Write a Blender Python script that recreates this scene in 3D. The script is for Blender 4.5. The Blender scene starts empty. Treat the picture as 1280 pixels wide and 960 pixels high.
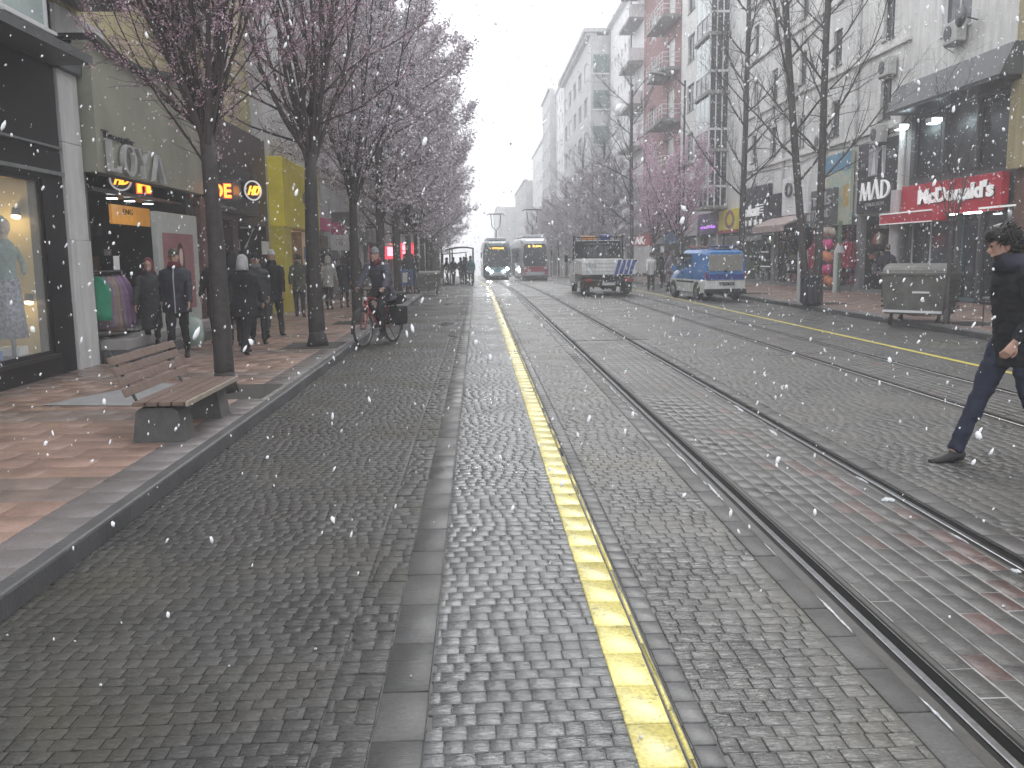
import bpy, bmesh, math, random
import numpy as np
from mathutils import Vector, Matrix
random.seed(7); RNG = np.random.default_rng(7)
scene = bpy.context.scene
COL = scene.collection
PI = math.pi

# ------------------------------------------------------------------ materials
def nodes_of(name):
    m = bpy.data.materials.new(name); m.use_nodes = True
    nt = m.node_tree; b = nt.nodes['Principled BSDF']
    return m, nt, b

def mat(name, col, rough=.6, metal=0., var=.25, scale=6., bump=0., bscale=None, emit=None, estr=0., trans=0., spec=.5, island=0., coat=0., col2=None, rvar=.0, alpha=1.):
    """Principled surface with cloudy colour variation, dirt and fine bump."""
    m, nt, b = nodes_of(name); N = nt.nodes; L = nt.links
    b.inputs['Roughness'].default_value = rough
    b.inputs['Metallic'].default_value = metal
    b.inputs['Specular IOR Level'].default_value = spec
    b.inputs['Coat Weight'].default_value = coat
    b.inputs['Coat Roughness'].default_value = .1
    b.inputs['Transmission Weight'].default_value = trans
    b.inputs['Alpha'].default_value = alpha
    tc = N.new('ShaderNodeTexCoord')
    nz = N.new('ShaderNodeTexNoise'); nz.inputs['Scale'].default_value = scale; nz.inputs['Detail'].default_value = 5; nz.inputs['Roughness'].default_value = .65
    L.new(tc.outputs['Object'], nz.inputs['Vector'])
    mx = N.new('ShaderNodeMix'); mx.data_type = 'RGBA'
    c2 = col2 if col2 else tuple(c*(1-var) for c in col)
    mx.inputs['A'].default_value = (*col, 1); mx.inputs['B'].default_value = (*c2, 1)
    rp = N.new('ShaderNodeValToRGB'); rp.color_ramp.elements[0].position = .38; rp.color_ramp.elements[1].position = .68
    L.new(nz.outputs['Fac'], rp.inputs['Fac']); L.new(rp.outputs['Color'], mx.inputs['Factor'])
    out = mx.outputs['Result']
    if island:
        g = N.new('ShaderNodeNewGeometry'); mr = N.new('ShaderNodeMapRange')
        mr.inputs['To Min'].default_value = 1-island; mr.inputs['To Max'].default_value = 1+island
        L.new(g.outputs['Random Per Island'], mr.inputs['Value'])
        ml = N.new('ShaderNodeMix'); ml.data_type = 'RGBA'; ml.blend_type = 'MULTIPLY'; ml.inputs['Factor'].default_value = 1
        L.new(out, ml.inputs['A']); L.new(mr.outputs['Result'], ml.inputs['B']); out = ml.outputs['Result']
    if name.startswith('wall_') or name in ('white_panel', 'slab_under', 'galvanised', 'truck_white', 'van_white', 'canopy_grey', 'ac_white'):
        mp = N.new('ShaderNodeMapping'); mp.inputs['Scale'].default_value = (5, 5, .45); L.new(tc.outputs['Object'], mp.inputs['Vector'])
        sn = N.new('ShaderNodeTexNoise'); sn.inputs['Scale'].default_value = 1; sn.inputs['Detail'].default_value = 6; sn.inputs['Roughness'].default_value = .7; L.new(mp.outputs['Vector'], sn.inputs['Vector'])
        sr = N.new('ShaderNodeMapRange'); sr.inputs['From Min'].default_value = .35; sr.inputs['From Max'].default_value = .72; sr.inputs['To Min'].default_value = 1.04; sr.inputs['To Max'].default_value = .68; L.new(sn.outputs['Fac'], sr.inputs['Value'])
        sm = N.new('ShaderNodeMix'); sm.data_type = 'RGBA'; sm.blend_type = 'MULTIPLY'; sm.inputs['Factor'].default_value = 1; L.new(out, sm.inputs['A']); L.new(sr.outputs['Result'], sm.inputs['B']); out = sm.outputs['Result']
    L.new(out, b.inputs['Base Color'])
    if rvar:
        mr2 = N.new('ShaderNodeMapRange'); mr2.inputs['To Min'].default_value = max(.02, rough-rvar); mr2.inputs['To Max'].default_value = rough+rvar
        mr2.inputs['From Min'].default_value = .3; mr2.inputs['From Max'].default_value = .7
        L.new(nz.outputs['Fac'], mr2.inputs['Value']); L.new(mr2.outputs['Result'], b.inputs['Roughness'])
    if bump:
        n2 = N.new('ShaderNodeTexNoise'); n2.inputs['Scale'].default_value = bscale or scale*5; n2.inputs['Detail'].default_value = 4
        L.new(tc.outputs['Object'], n2.inputs['Vector'])
        bp = N.new('ShaderNodeBump'); bp.inputs['Strength'].default_value = bump; bp.inputs['Distance'].default_value = .01
        L.new(n2.outputs['Fac'], bp.inputs['Height']); L.new(bp.outputs['Normal'], b.inputs['Normal'])
    if emit:
        b.inputs['Emission Color'].default_value = (*emit, 1); b.inputs['Emission Strength'].default_value = estr
    return m

def stone_mat(name, col, col2, rough, warpc, mossy=None, island=.22, bump=.6, wear=None, blotch=.3, spec=.5):
    """wet split-stone: per-block tone, combed wavy surface, patchy wetness"""
    m, nt, b = nodes_of(name); N = nt.nodes; L = nt.links
    b.inputs['Specular IOR Level'].default_value = spec
    tc = N.new('ShaderNodeTexCoord'); g = N.new('ShaderNodeNewGeometry')
    big = N.new('ShaderNodeTexNoise'); big.inputs['Scale'].default_value = .8; big.inputs['Detail'].default_value = 4
    L.new(tc.outputs['Object'], big.inputs['Vector'])
    mx = N.new('ShaderNodeMix'); mx.data_type = 'RGBA'; mx.inputs['A'].default_value = (*col, 1); mx.inputs['B'].default_value = (*col2, 1)
    L.new(g.outputs['Random Per Island'], mx.inputs['Factor'])
    out = mx.outputs['Result']
    if mossy:
        m2 = N.new('ShaderNodeMix'); m2.data_type = 'RGBA'; m2.inputs['B'].default_value = (*mossy, 1)
        rp = N.new('ShaderNodeValToRGB'); rp.color_ramp.elements[0].position = .5; rp.color_ramp.elements[1].position = .66
        rp.color_ramp.elements[1].color = (.7, .7, .7, 1)
        L.new(big.outputs['Fac'], rp.inputs['Fac']); L.new(rp.outputs['Color'], m2.inputs['Factor']); L.new(out, m2.inputs['A']); out = m2.outputs['Result']
    fine = N.new('ShaderNodeTexNoise'); fine.inputs['Scale'].default_value = 60; fine.inputs['Detail'].default_value = 3
    L.new(tc.outputs['Object'], fine.inputs['Vector'])
    m3 = N.new('ShaderNodeMix'); m3.data_type = 'RGBA'; m3.blend_type = 'MULTIPLY'; m3.inputs['Factor'].default_value = .55
    mr = N.new('ShaderNodeMapRange'); mr.inputs['From Min'].default_value = .3; mr.inputs['From Max'].default_value = .7; mr.inputs['To Min'].default_value = .55; mr.inputs['To Max'].default_value = 1.35
    L.new(fine.outputs['Fac'], mr.inputs['Value']); L.new(out, m3.inputs['A']); L.new(mr.outputs['Result'], m3.inputs['B'])
    st = N.new('ShaderNodeTexNoise'); st.inputs['Scale'].default_value = 1.7; st.inputs['Detail'].default_value = 6; st.inputs['Roughness'].default_value = .7; st.inputs['Distortion'].default_value = .5
    L.new(tc.outputs['Object'], st.inputs['Vector'])
    ms = N.new('ShaderNodeMapRange'); ms.inputs['From Min'].default_value = .35; ms.inputs['From Max'].default_value = .65; ms.inputs['To Min'].default_value = 1-blotch; ms.inputs['To Max'].default_value = 1+blotch*.6
    m4 = N.new('ShaderNodeMix'); m4.data_type = 'RGBA'; m4.blend_type = 'MULTIPLY'; m4.inputs['Factor'].default_value = 1
    L.new(st.outputs['Fac'], ms.inputs['Value']); L.new(m3.outputs['Result'], m4.inputs['A']); L.new(ms.outputs['Result'], m4.inputs['B']); col_out = m4.outputs['Result']
    if wear:
        wn = N.new('ShaderNodeTexNoise'); wn.inputs['Scale'].default_value = 14; wn.inputs['Detail'].default_value = 8; wn.inputs['Roughness'].default_value = .75
        L.new(tc.outputs['Object'], wn.inputs['Vector']); wr = N.new('ShaderNodeValToRGB'); wr.color_ramp.elements[0].position = .56; wr.color_ramp.elements[1].position = .64
        L.new(wn.outputs['Fac'], wr.inputs['Fac']); m5 = N.new('ShaderNodeMix'); m5.data_type = 'RGBA'; m5.inputs['B'].default_value = (*wear, 1)
        L.new(wr.outputs['Color'], m5.inputs['Factor']); L.new(col_out, m5.inputs['A']); col_out = m5.outputs['Result']
    L.new(col_out, b.inputs['Base Color'])
    rr = N.new('ShaderNodeMapRange'); rr.inputs['From Min'].default_value = .35; rr.inputs['From Max'].default_value = .65
    rr.inputs['To Min'].default_value = max(rough-.12, .12); rr.inputs['To Max'].default_value = rough+.15
    L.new(big.outputs['Fac'], rr.inputs['Value']); L.new(rr.outputs['Result'], b.inputs['Roughness'])
    mp = N.new('ShaderNodeMapping'); mp.inputs['Rotation'].default_value = (0, 0, warpc); mp.inputs['Scale'].default_value = (11, 40, 11)
    L.new(tc.outputs['Object'], mp.inputs['Vector'])
    wv = N.new('ShaderNodeTexNoise'); wv.inputs['Scale'].default_value = 1; wv.inputs['Detail'].default_value = 3; wv.inputs['Distortion'].default_value = 1.6
    L.new(mp.outputs['Vector'], wv.inputs['Vector'])
    bp = N.new('ShaderNodeBump'); bp.inputs['Strength'].default_value = bump; bp.inputs['Distance'].default_value = .02
    L.new(wv.outputs['Fac'], bp.inputs['Height']); L.new(bp.outputs['Normal'], b.inputs['Normal'])
    return m

M = {}
def K(name, *a, **k):
    M[name] = mat(name, *a, **k)

# ------------------------------------------------------------------ mesh builder
class MB:
    def __init__(s): s.v = []; s.f = []; s.m = []; s.mats = []; s.cur = 0
    def use(s, m):
        m = M[m] if isinstance(m, str) else m
        if m not in s.mats: s.mats.append(m)
        s.cur = s.mats.index(m); return s
    def add(s, vs, fs):
        b = len(s.v); s.v.extend([tuple(p) for p in vs])
        for f in fs: s.f.append(tuple(b+i for i in f)); s.m.append(s.cur)
        return s
    def box(s, x0, x1, y0, y1, z0, z1, bev=0.):
        if x0 > x1: x0, x1 = x1, x0
        if y0 > y1: y0, y1 = y1, y0
        if z0 > z1: z0, z1 = z1, z0
        if not bev:
            vs = [(x, y, z) for z in (z0, z1) for y in (y0, y1) for x in (x0, x1)]
            return s.add(vs, [(0,2,3,1),(4,5,7,6),(0,1,5,4),(2,6,7,3),(0,4,6,2),(1,3,7,5)])
        bev = min(bev, (x1-x0)*.45, (y1-y0)*.45, (z1-z0)*.45); b = bev
        bm = bmesh.new(); bmesh.ops.create_cube(bm, size=1)
        for q in bm.verts: q.co = Vector(((x0+x1)/2+q.co.x*(x1-x0), (y0+y1)/2+q.co.y*(y1-y0), (z0+z1)/2+q.co.z*(z1-z0)))
        bmesh.ops.bevel(bm, geom=bm.edges[:], offset=b, segments=2, affect='EDGES', profile=.5)
        bm.verts.index_update()
        s.add([v.co[:] for v in bm.verts], [[v.index for v in f.verts] for f in bm.faces]); bm.free(); return s
    def obox(s, c, hx, hy, hz, ax=None, bev=0.):
        """box of half sizes round c, rotated by matrix ax"""
        t = MB(); t.box(-hx, hx, -hy, hy, -hz, hz, bev)
        ax = ax or Matrix.Identity(3); c = Vector(c)
        return s.add([(ax @ Vector(p)) + c for p in t.v], t.f)
    def beam(s, p, q, w, h=None, up=(0,0,1)):
        p = Vector(p); q = Vector(q); d = (q-p); L = d.length; d.normalize(); h = h or w
        u = Vector(up)
        if abs(d.dot(u)) > .98: u = Vector((1,0,0))
        r = d.cross(u).normalized(); u = r.cross(d)
        ax = Matrix((r, d, u)).transposed()
        return s.obox((p+q)/2, w/2, L/2, h/2, ax)
    def tube(s, pts, rad, n=8, cap=True):
        pts = [Vector(p) for p in pts]; k = len(pts)
        if not hasattr(rad, '__len__'): rad = [rad]*k
        b = len(s.v); ref = Vector((0,0,1))
        for i, p in enumerate(pts):
            d = (pts[min(i+1,k-1)]-pts[max(i-1,0)]).normalized()
            if i == 0:
                ref = Vector((0,0,1)) if abs(d.z) < .9 else Vector((1,0,0))
            u = (ref - d*ref.dot(d))
            u = u.normalized() if u.length > 1e-5 else d.orthogonal().normalized()
            ref = u; w = d.cross(u); r = rad[i]
            r1, r2 = r if hasattr(r, '__len__') else (r, r)
            for j in range(n):
                a = 2*PI*j/n; q = p + u*(math.cos(a)*r1) + w*(math.sin(a)*r2); s.v.append(q[:])
        for i in range(k-1):
            for j in range(n):
                j2 = (j+1) % n
                s.f.append((b+i*n+j, b+i*n+j2, b+(i+1)*n+j2, b+(i+1)*n+j)); s.m.append(s.cur)
        if cap:
            s.f.append(tuple(b+j for j in range(n))[::-1]); s.m.append(s.cur)
            s.f.append(tuple(b+(k-1)*n+j for j in range(n))); s.m.append(s.cur)
        return s
    def loft(s, rings, n=16, cap=True):
        """rings: (centre, half width vector, half depth vector)"""
        b = len(s.v)
        for c, u, w in rings:
            c, u, w = Vector(c), Vector(u), Vector(w)
            for j in range(n):
                a = 2*PI*j/n; s.v.append((c+u*math.cos(a)+w*math.sin(a))[:])
        for i in range(len(rings)-1):
            for j in range(n):
                j2 = (j+1) % n
                s.f.append((b+i*n+j, b+i*n+j2, b+(i+1)*n+j2, b+(i+1)*n+j)); s.m.append(s.cur)
        if cap:
            s.f.append(tuple(b+j for j in range(n))[::-1]); s.m.append(s.cur)
            e = b+(len(rings)-1)*n; s.f.append(tuple(e+j for j in range(n))); s.m.append(s.cur)
        return s
    def ell(s, c, r, n=14, k=9, ax=None):
        c = Vector(c); r = r if hasattr(r, '__len__') else (r,r,r); ax = ax or Matrix.Identity(3)
        rings = []
        for i in range(k+1):
            t = PI*i/k; z = -math.cos(t)*r[2]; q = max(math.sin(t), .02)
            rings.append((c+ax@Vector((0,0,z)), ax@Vector((r[0]*q,0,0)), ax@Vector((0,r[1]*q,0))))
        return s.loft(rings, n)
    def prism(s, poly, axis, a0, a1):
        """2-D polygon extruded along axis ('x': poly=(y,z), 'y': (x,z), 'z': (x,y))"""
        def P(p, a):
            return {'x': (a,p[0],p[1]), 'y': (p[0],a,p[1]), 'z': (p[0],p[1],a)}[axis]
        n = len(poly); vs = [P(p,a0) for p in poly]+[P(p,a1) for p in poly]
        fs = [tuple(range(n)), tuple(range(2*n-1, n-1, -1))]+[(i, n+i, n+(i+1)%n, (i+1)%n) for i in range(n)]
        return s.add(vs, fs)
    def quad(s, a, b, c, d): return s.add([a,b,c,d], [(0,1,2,3)])
    def wheel(s, c, r, w, axis='x', n=20):
        c = Vector(c); d = {'x': Vector((1,0,0)), 'y': Vector((0,1,0))}[axis]
        prof = [(-w/2, r*.86), (-w/2*.9, r*.97), (-w/4, r), (w/4, r), (w/2*.9, r*.97), (w/2, r*.86)]
        return s.tube([c+d*a for a, _ in prof], [q for _, q in prof], n)
    def build(s, name, parent=None, m=None, smooth=False, local=True, fixn=True, warp=False, solid=0):
        if m is not None and not s.mats:
            s.mats = [M[m] if isinstance(m, str) else m]
        V = np.array(s.v, dtype=float).reshape(-1, 3)
        if parent is not None and not local:
            V = V - np.array(world_loc(parent))
        if warp: V = warpv(V)
        me = bpy.data.meshes.new(name); me.from_pydata(V.tolist(), [], s.f)
        for x in s.mats: me.materials.append(x)
        if len(s.mats) > 1: me.polygons.foreach_set('material_index', s.m)
        if fixn:
            bm = bmesh.new(); bm.from_mesh(me); bmesh.ops.recalc_face_normals(bm, faces=bm.faces[:]); bm.to_mesh(me); bm.free()
        if smooth:
            me.polygons.foreach_set('use_smooth', [True]*len(me.polygons))
        me.update()
        o = bpy.data.objects.new(name, me); COL.objects.link(o)
        if parent is not None: o.parent = parent
        return o

def world_loc(o):
    l = Vector((0,0,0))
    while o: l += o.location; o = o.parent
    return l

def thing(name, label, cat, loc=(0,0,0), rz=0, group=None, kind=None):
    o = bpy.data.objects.new(name, None); COL.objects.link(o); o.empty_display_size = .2
    o.location = loc; o.rotation_euler = (0,0,rz)
    o['label'] = label; o['category'] = cat
    if group: o['group'] = group
    if kind: o['kind'] = kind
    return o
def tag(o, label=None, cat=None, group=None, kind=None):
    if label: o['label'] = label
    if cat: o['category'] = cat
    if group: o['group'] = group
    if kind: o['kind'] = kind
    return o
def dup(root, loc, rz, label, sc=1., group=None):
    r = root.copy(); COL.objects.link(r); r.location = loc; r.rotation_euler = (0,0,rz); r.scale = (sc,)*3 if not hasattr(sc,'__len__') else sc
    r['label'] = label
    if group: r['group'] = group
    for ch in list(root.children):
        c = ch.copy(); COL.objects.link(c); c.parent = r
        for g in list(ch.children):
            d = g.copy(); COL.objects.link(d); d.parent = c
    return r

# the street falls a little beyond 30 m and bends a little to the left
def drop(y):
    y = np.asarray(y, dtype=float)
    return np.where(y < 30, 0, np.where(y < 80, -.00022*(y-30)**2, -.55-.022*(y-80)))
def bend(y):
    y = np.asarray(y, dtype=float)
    return np.where(y < 33, 0, np.where(y < 75, -.0004*(y-33)**2, -.7056))
def warpv(V):
    V = V.copy(); V[:,0] += bend(V[:,1]); V[:,2] += drop(V[:,1]); return V
def gz(y): return float(drop(y))

# ------------------------------------------------------------------ lettering
_tc = {}
def text_mesh(s, bold=0.):
    if (s, bold) in _tc: return _tc[(s, bold)]
    cu = bpy.data.curves.new('t', 'FONT'); cu.body = s; cu.extrude = .06; cu.offset = bold; cu.resolution_u = 3
    o = bpy.data.objects.new('t', cu); COL.objects.link(o)
    dg = bpy.context.evaluated_depsgraph_get(); me = bpy.data.meshes.new_from_object(o.evaluated_get(dg))
    vs = np.array([v.co[:] for v in me.vertices]); fs = [list(p.vertices) for p in me.polygons]
    bpy.data.objects.remove(o); bpy.data.curves.remove(cu); bpy.data.meshes.remove(me)
    mn, mx = vs.min(0), vs.max(0); vs = (vs-mn)/np.maximum(mx-mn, 1e-6)
    _tc[(s, bold)] = (vs, fs); return vs, fs
def text(name, s, a, b, zt, z0, x, side, m, parent, depth=.03, bold=0., shear=0.):
    """lettering on a facade plane x (side -1 left of street, +1 right) or y (side 0: faces the viewer); a..b horizontal extent in reading order"""
    vs, fs = text_mesh(s, bold); out = []
    for u, v, w in vs:
        h = a+(b-a)*(u+shear*v); z = z0+(zt-z0)*v
        if side == -1: out.append((x+w*depth, h, z))
        elif side == 1: out.append((x-w*depth, h, z))
        else: out.append((h, x-w*depth, z))
    t = MB(); t.add(out, fs)
    return t.build(name, parent, m, local=False, fixn=False)
HAZE = .0038; EXPOSURE = 1.2; SUNROT = 20
K('asphalt_joint', (.045,.044,.042), .45, var=.4, bump=.4)
K('sand_joint', (.26,.26,.25), .6, var=.4, scale=20)
M['cobble_dark'] = stone_mat('cobble_dark', (.036,.035,.034), (.050,.048,.046), .45, .5, spec=.32, mossy=(.047,.045,.030), bump=.7)
M['cobble_mid'] = stone_mat('cobble_mid', (.090,.092,.092), (.125,.126,.125), .27, -.4, bump=.42)
M['cobble_right'] = stone_mat('cobble_right', (.088,.087,.083), (.118,.116,.11), .30, .7, bump=.7, mossy=(.098,.093,.068))
M['cobble_far'] = stone_mat('cobble_far', (.050,.049,.047), (.067,.065,.062), .36, .2, mossy=(.08,.076,.062))
M['paver_brick'] = stone_mat('paver_brick', (.052,.050,.048), (.074,.071,.068), .38, .1, bump=.3, spec=.3)
M['paver_red'] = stone_mat('paver_red', (.082,.056,.051), (.10,.064,.058), .38, .1, bump=.3, spec=.3)
M['gutter_slab'] = stone_mat('gutter_slab', (.042,.042,.041), (.056,.056,.055), .46, 0, spec=.27, bump=.2)
M['slab_grey'] = stone_mat('slab_grey', (.065,.065,.065), (.09,.09,.089), .46, 0, bump=.15)
M['slab_dark'] = stone_mat('slab_dark', (.055,.053,.051), (.075,.072,.07), .48, 0, spec=.3, bump=.15)
M['yellow_tile'] = stone_mat('yellow_tile', (.58,.50,.15), (.68,.60,.21), .22, 0, bump=.12, wear=(.22,.19,.09))
M['walk_pink'] = stone_mat('walk_pink', (.20,.128,.102), (.26,.166,.132), .38, 0, bump=.12)
M['walk_grey'] = stone_mat('walk_grey', (.16,.12,.105), (.20,.152,.134), .36, 0, bump=.12)
M['kerb_stone'] = stone_mat('kerb_stone', (.125,.11,.11), (.165,.145,.145), .38, 0, bump=.25)
M['kerb_face'] = stone_mat('kerb_face', (.05,.05,.052), (.08,.08,.082), .45, 0, bump=.3)
K('rail_steel', (.22,.22,.23), .25, 1., var=.3, scale=20)
K('groove', (.006,.006,.006), .8, spec=.1)
K('rail_seal', (.012,.012,.011), .75, spec=.2)
K('rail_bed', (.045,.042,.039), .5, spec=.35, var=.4, scale=8, bump=.3)
K('slush', (.52,.54,.55), .5, var=.5, scale=30, bump=.5)
K('puddle', (.028,.03,.03), .05, var=.3)
K('ground', (.08,.08,.08), .6)
K('snowflake', (.93,.94,.96), .6, var=0, alpha=.72)
K('granite', (.016,.015,.017), .4, spec=.22, var=.4, scale=30)
K('granite_grey', (.09,.09,.095), .3, var=.3, scale=12)
K('pale_glass', (.42,.50,.48), .15, var=.15, scale=1)
K('white_panel', (.62,.62,.62), .4, var=.12, scale=2)
K('beige_fascia', (.27,.27,.215), .5, var=.25, scale=1.2)
K('steel_letter', (.68,.68,.68), .35, .6, var=.2)
K('black_metal', (.02,.02,.022), .4, var=.3)
K('dark_grey_metal', (.06,.06,.065), .45, var=.3)
K('grey_metal', (.22,.23,.23), .5, .3, var=.3, scale=5, bump=.1)
K('galvanised', (.17,.17,.155), .6, .15, var=.35, scale=4, bump=.15)
K('ac_white', (.55,.55,.53), .5, var=.25)
K('dark_glass', (.03,.035,.04), .06, var=.3, scale=1)
K('win_glass', (.07,.085,.095), .07, var=.5, scale=.8)
K('win_glass_green', (.16,.22,.20), .1, var=.3, scale=.8)
K('curtain', (.62,.62,.60), .3, var=.25, scale=3)
K('frame_white', (.72,.72,.72), .4, var=.1)
K('frame_dark', (.08,.075,.07), .4, var=.2)
K('wall_cream', (.80,.79,.765), .85, var=.16, scale=.7, bump=.15, bscale=40)
K('wall_cream2', (.78,.77,.745), .85, var=.18, scale=.7, bump=.15, bscale=40)
K('wall_yellow', (.42,.36,.20), .85, var=.25, scale=.8, bump=.15, bscale=40)
K('wall_grey', (.60,.60,.60), .85, var=.2, scale=.7, bump=.15, bscale=40)
K('wall_dgrey', (.24,.24,.245), .8, var=.25, scale=.7, bump=.15, bscale=40)
K('wall_white', (.86,.86,.86), .85, var=.12, scale=.5, bump=.1, bscale=40)
K('wall_red', (.33,.17,.175), .85, var=.2, scale=.8, bump=.15, bscale=40)
K('wall_maroon', (.065,.032,.04), .5, var=.35, scale=3)
K('wall_brown', (.17,.09,.06), .7, var=.3, scale=5)
K('slab_under', (.30,.29,.28), .8, var=.2)
K('canopy_grey', (.10,.105,.11), .5, var=.2, scale=1.5)
K('roof_tile', (.28,.14,.10), .8, var=.3, scale=5)
K('mc_red', (.52,.02,.045), .35, var=.12, scale=2)
K('sign_white', (.85,.85,.85), .4, var=.03, emit=(1,1,1), estr=.12)
K('lamp_white', (1,1,1), .4, var=0, emit=(.9,.97,1.), estr=9)
K('lamp_cool', (1,1,1), .4, var=0, emit=(.75,.95,1.), estr=12)
K('lamp_warm', (1,1,1), .4, var=0, emit=(1,.75,.4), estr=8)
K('neon_orange', (1,.4,.05), .4, var=0, emit=(1,.34,.03), estr=1.3)
K('neon_red', (1,.1,.05), .4, var=0, emit=(1,.06,.03), estr=.5)
K('sign_red_lit', (.8,.05,.08), .4, var=0, emit=(1,.06,.10), estr=.55)
K('sign_pink_lit', (.8,.2,.25), .4, var=0, emit=(1,.25,.3), estr=1.6)
K('sign_purple', (.11,.06,.19), .4, var=.2)
K('neon_purple', (.5,.15,.7), .4, var=0, emit=(.55,.15,.9), estr=.7)
K('sign_yellow', (.82,.68,.035), .45, var=.15, scale=1.5)
K('sign_yellow_dark', (.56,.47,.04), .45, var=.2, scale=1.5)
K('sign_orange', (.60,.27,.05), .4, var=.25, emit=(1,.45,.08), estr=.12)
K('sign_navy', (.015,.017,.035), .3, var=.3, scale=3)
K('sign_black', (.012,.012,.014), .3, var=.3, scale=3)
K('sign_blue', (.05,.20,.50), .4, var=.2)
K('sign_grey', (.25,.25,.26), .5, var=.2)
K('brick_dark', (.16,.09,.075), .8, var=.4, scale=20, bump=.4)
K('wood', (.145,.095,.074), .45, var=.35, scale=9, bump=.3)
K('wood_worn', (.30,.25,.20), .4, var=.3, scale=9, bump=.3)
K('concrete', (.075,.072,.07), .7, var=.4, scale=8, bump=.4)
K('step_stone', (.30,.29,.28), .4, var=.25, scale=4)
K('soil', (.03,.026,.022), .8, var=.4, scale=20, bump=.6)
K('display_wall', (.26,.22,.11), .7, var=.2, scale=2)
K('cloth_teal', (.16,.24,.23), .8, var=.4, scale=14)
K('cloth_print', (.30,.32,.38), .8, col2=(.04,.06,.10), scale=22)
K('cloth_green', (.02,.22,.12), .8, var=.3)
K('cloth_purple', (.24,.14,.26), .8, var=.35, scale=9)
K('cloth_tan', (.26,.19,.15), .8, var=.3, scale=9)
K('cloth_mauve', (.20,.15,.19), .8, var=.3, scale=9)
K('poster_frame', (.42,.43,.40), .4, var=.12)
K('poster_pink', (.30,.13,.14), .5, var=.25, scale=3)
K('poster_skin', (.66,.50,.45), .5, var=.15)
K('poster_hair', (.06,.02,.02), .5, var=.3)
K('poster_grey', (.45,.45,.46), .5, var=.4, scale=4)
K('poster_sky', (.10,.28,.42), .5, var=.3, scale=2)
K('poster_sand', (.55,.50,.36), .5, col2=(.25,.42,.40), scale=2.2)
K('poster_gold', (.55,.38,.10), .5, var=.3, scale=3)
K('poster_coral', (.45,.18,.14), .5, var=.3, scale=4)
K('shop_dark', (.04,.036,.034), .6, var=.6, scale=3)
K('goods_mix', (.12,.09,.08), .7, col2=(.30,.22,.16), scale=7)
K('goods_red', (.42,.02,.07), .7, col2=(.12,.01,.03), scale=9)
K('goods_pink', (.65,.08,.25), .7, var=.3, scale=6)
K('goods_orange', (.65,.25,.12), .7, var=.3, scale=6)
K('goods_green', (.08,.17,.10), .7, col2=(.20,.22,.16), scale=7)
K('goods_skin', (.5,.42,.36), .7, var=.3)
K('awning_beige', (.42,.38,.33), .7, var=.2, scale=3)
K('awning_pinkish', (.42,.33,.31), .7, var=.2, scale=3)
K('bark', (.040,.033,.030), .75, var=.5, scale=14, bump=.8, bscale=30)
K('bark_grey', (.075,.067,.065), .75, var=.5, scale=14, bump=.8, bscale=30)
K('twig', (.050,.035,.034), .75, var=.4, scale=8)
K('twig_grey', (.095,.085,.085), .75, var=.4, scale=8)
K('blossom_brown', (.36,.22,.26), .7, col2=(.60,.45,.52), scale=1.3, island=.5)
K('blossom_mauve', (.64,.59,.64), .7, col2=(.46,.40,.45), scale=1.3, island=.45)
K('blossom_pink', (.78,.58,.68), .7, col2=(.58,.36,.50), scale=1.3, island=.4)
K('skin', (.42,.25,.19), .55, var=.12, scale=14)
K('hair', (.020,.014,.012), .45, var=.5, scale=30)
K('c_black', (.011,.011,.013), .8, var=.15, scale=5, bump=.12, spec=.3)
K('c_charcoal', (.035,.036,.038), .8, var=.35, scale=9, bump=.3)
K('c_navy', (.012,.013,.028), .7, var=.35, scale=9, bump=.3)
K('c_denim', (.016,.021,.040), .8, var=.25, scale=6, bump=.15, spec=.3)
K('c_grey', (.17,.17,.18), .85, var=.3, scale=9, bump=.3)
K('c_lightgrey', (.38,.38,.38), .85, var=.3, scale=9, bump=.3)
K('c_olive', (.07,.075,.05), .85, var=.3, scale=9, bump=.3)
K('c_mauvegrey', (.075,.072,.10), .8, var=.35, scale=9, bump=.3)
K('c_red', (.13,.025,.032), .8, var=.3, scale=9)
K('c_teal', (.10,.20,.23), .8, var=.3, scale=9)
K('c_white', (.65,.65,.65), .85, var=.2, scale=9)
K('c_plaid', (.28,.24,.28), .85, col2=(.10,.08,.12), scale=26)
K('c_camo', (.10,.10,.06), .85, col2=(.03,.03,.02), scale=26)
K('c_bag', (.28,.44,.38), .5, col2=(.55,.55,.52), scale=5)
K('shoe', (.010,.009,.009), .6, var=.3)
K('rubber', (.018,.018,.018), .7, var=.3, scale=12)
K('rim', (.25,.25,.26), .35, .8, var=.3)
K('truck_white', (.86,.87,.85), .4, var=.25, scale=2.5)
K('truck_dark', (.022,.022,.026), .5, var=.5, scale=5)
K('stripe_blue', (.03,.06,.30), .4, var=.15)
K('stripe_black', (.02,.02,.025), .4)
K('rust_box', (.13,.07,.045), .7, var=.4, scale=8)
K('van_blue', (.07,.24,.58), .25, var=.15, scale=2, coat=.5)
K('van_white', (.86,.89,.87), .3, var=.15, scale=2, coat=.5)
K('van_glass', (.34,.33,.30), .12, var=.2, scale=1.5)
K('tail_red', (.35,.01,.015), .25, var=.1)
K('beacon_orange', (.7,.25,.04), .3, var=.1)
K('tram_white', (.62,.64,.66), .25, var=.12, coat=.4)
K('tram_grey', (.20,.26,.28), .25, var=.2, coat=.4)
K('tram_teal', (.09,.15,.17), .3, var=.25)
K('tram_glass', (.03,.045,.05), .06, var=.3)
K('tram_red', (.38,.03,.06), .25, var=.15, coat=.4)
K('led_orange', (1,.6,.1), .4, var=0, emit=(1,.62,.12), estr=1.8)
K('headlight', (1,1,1), .4, var=0, emit=(.95,1,1), estr=60)
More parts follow.
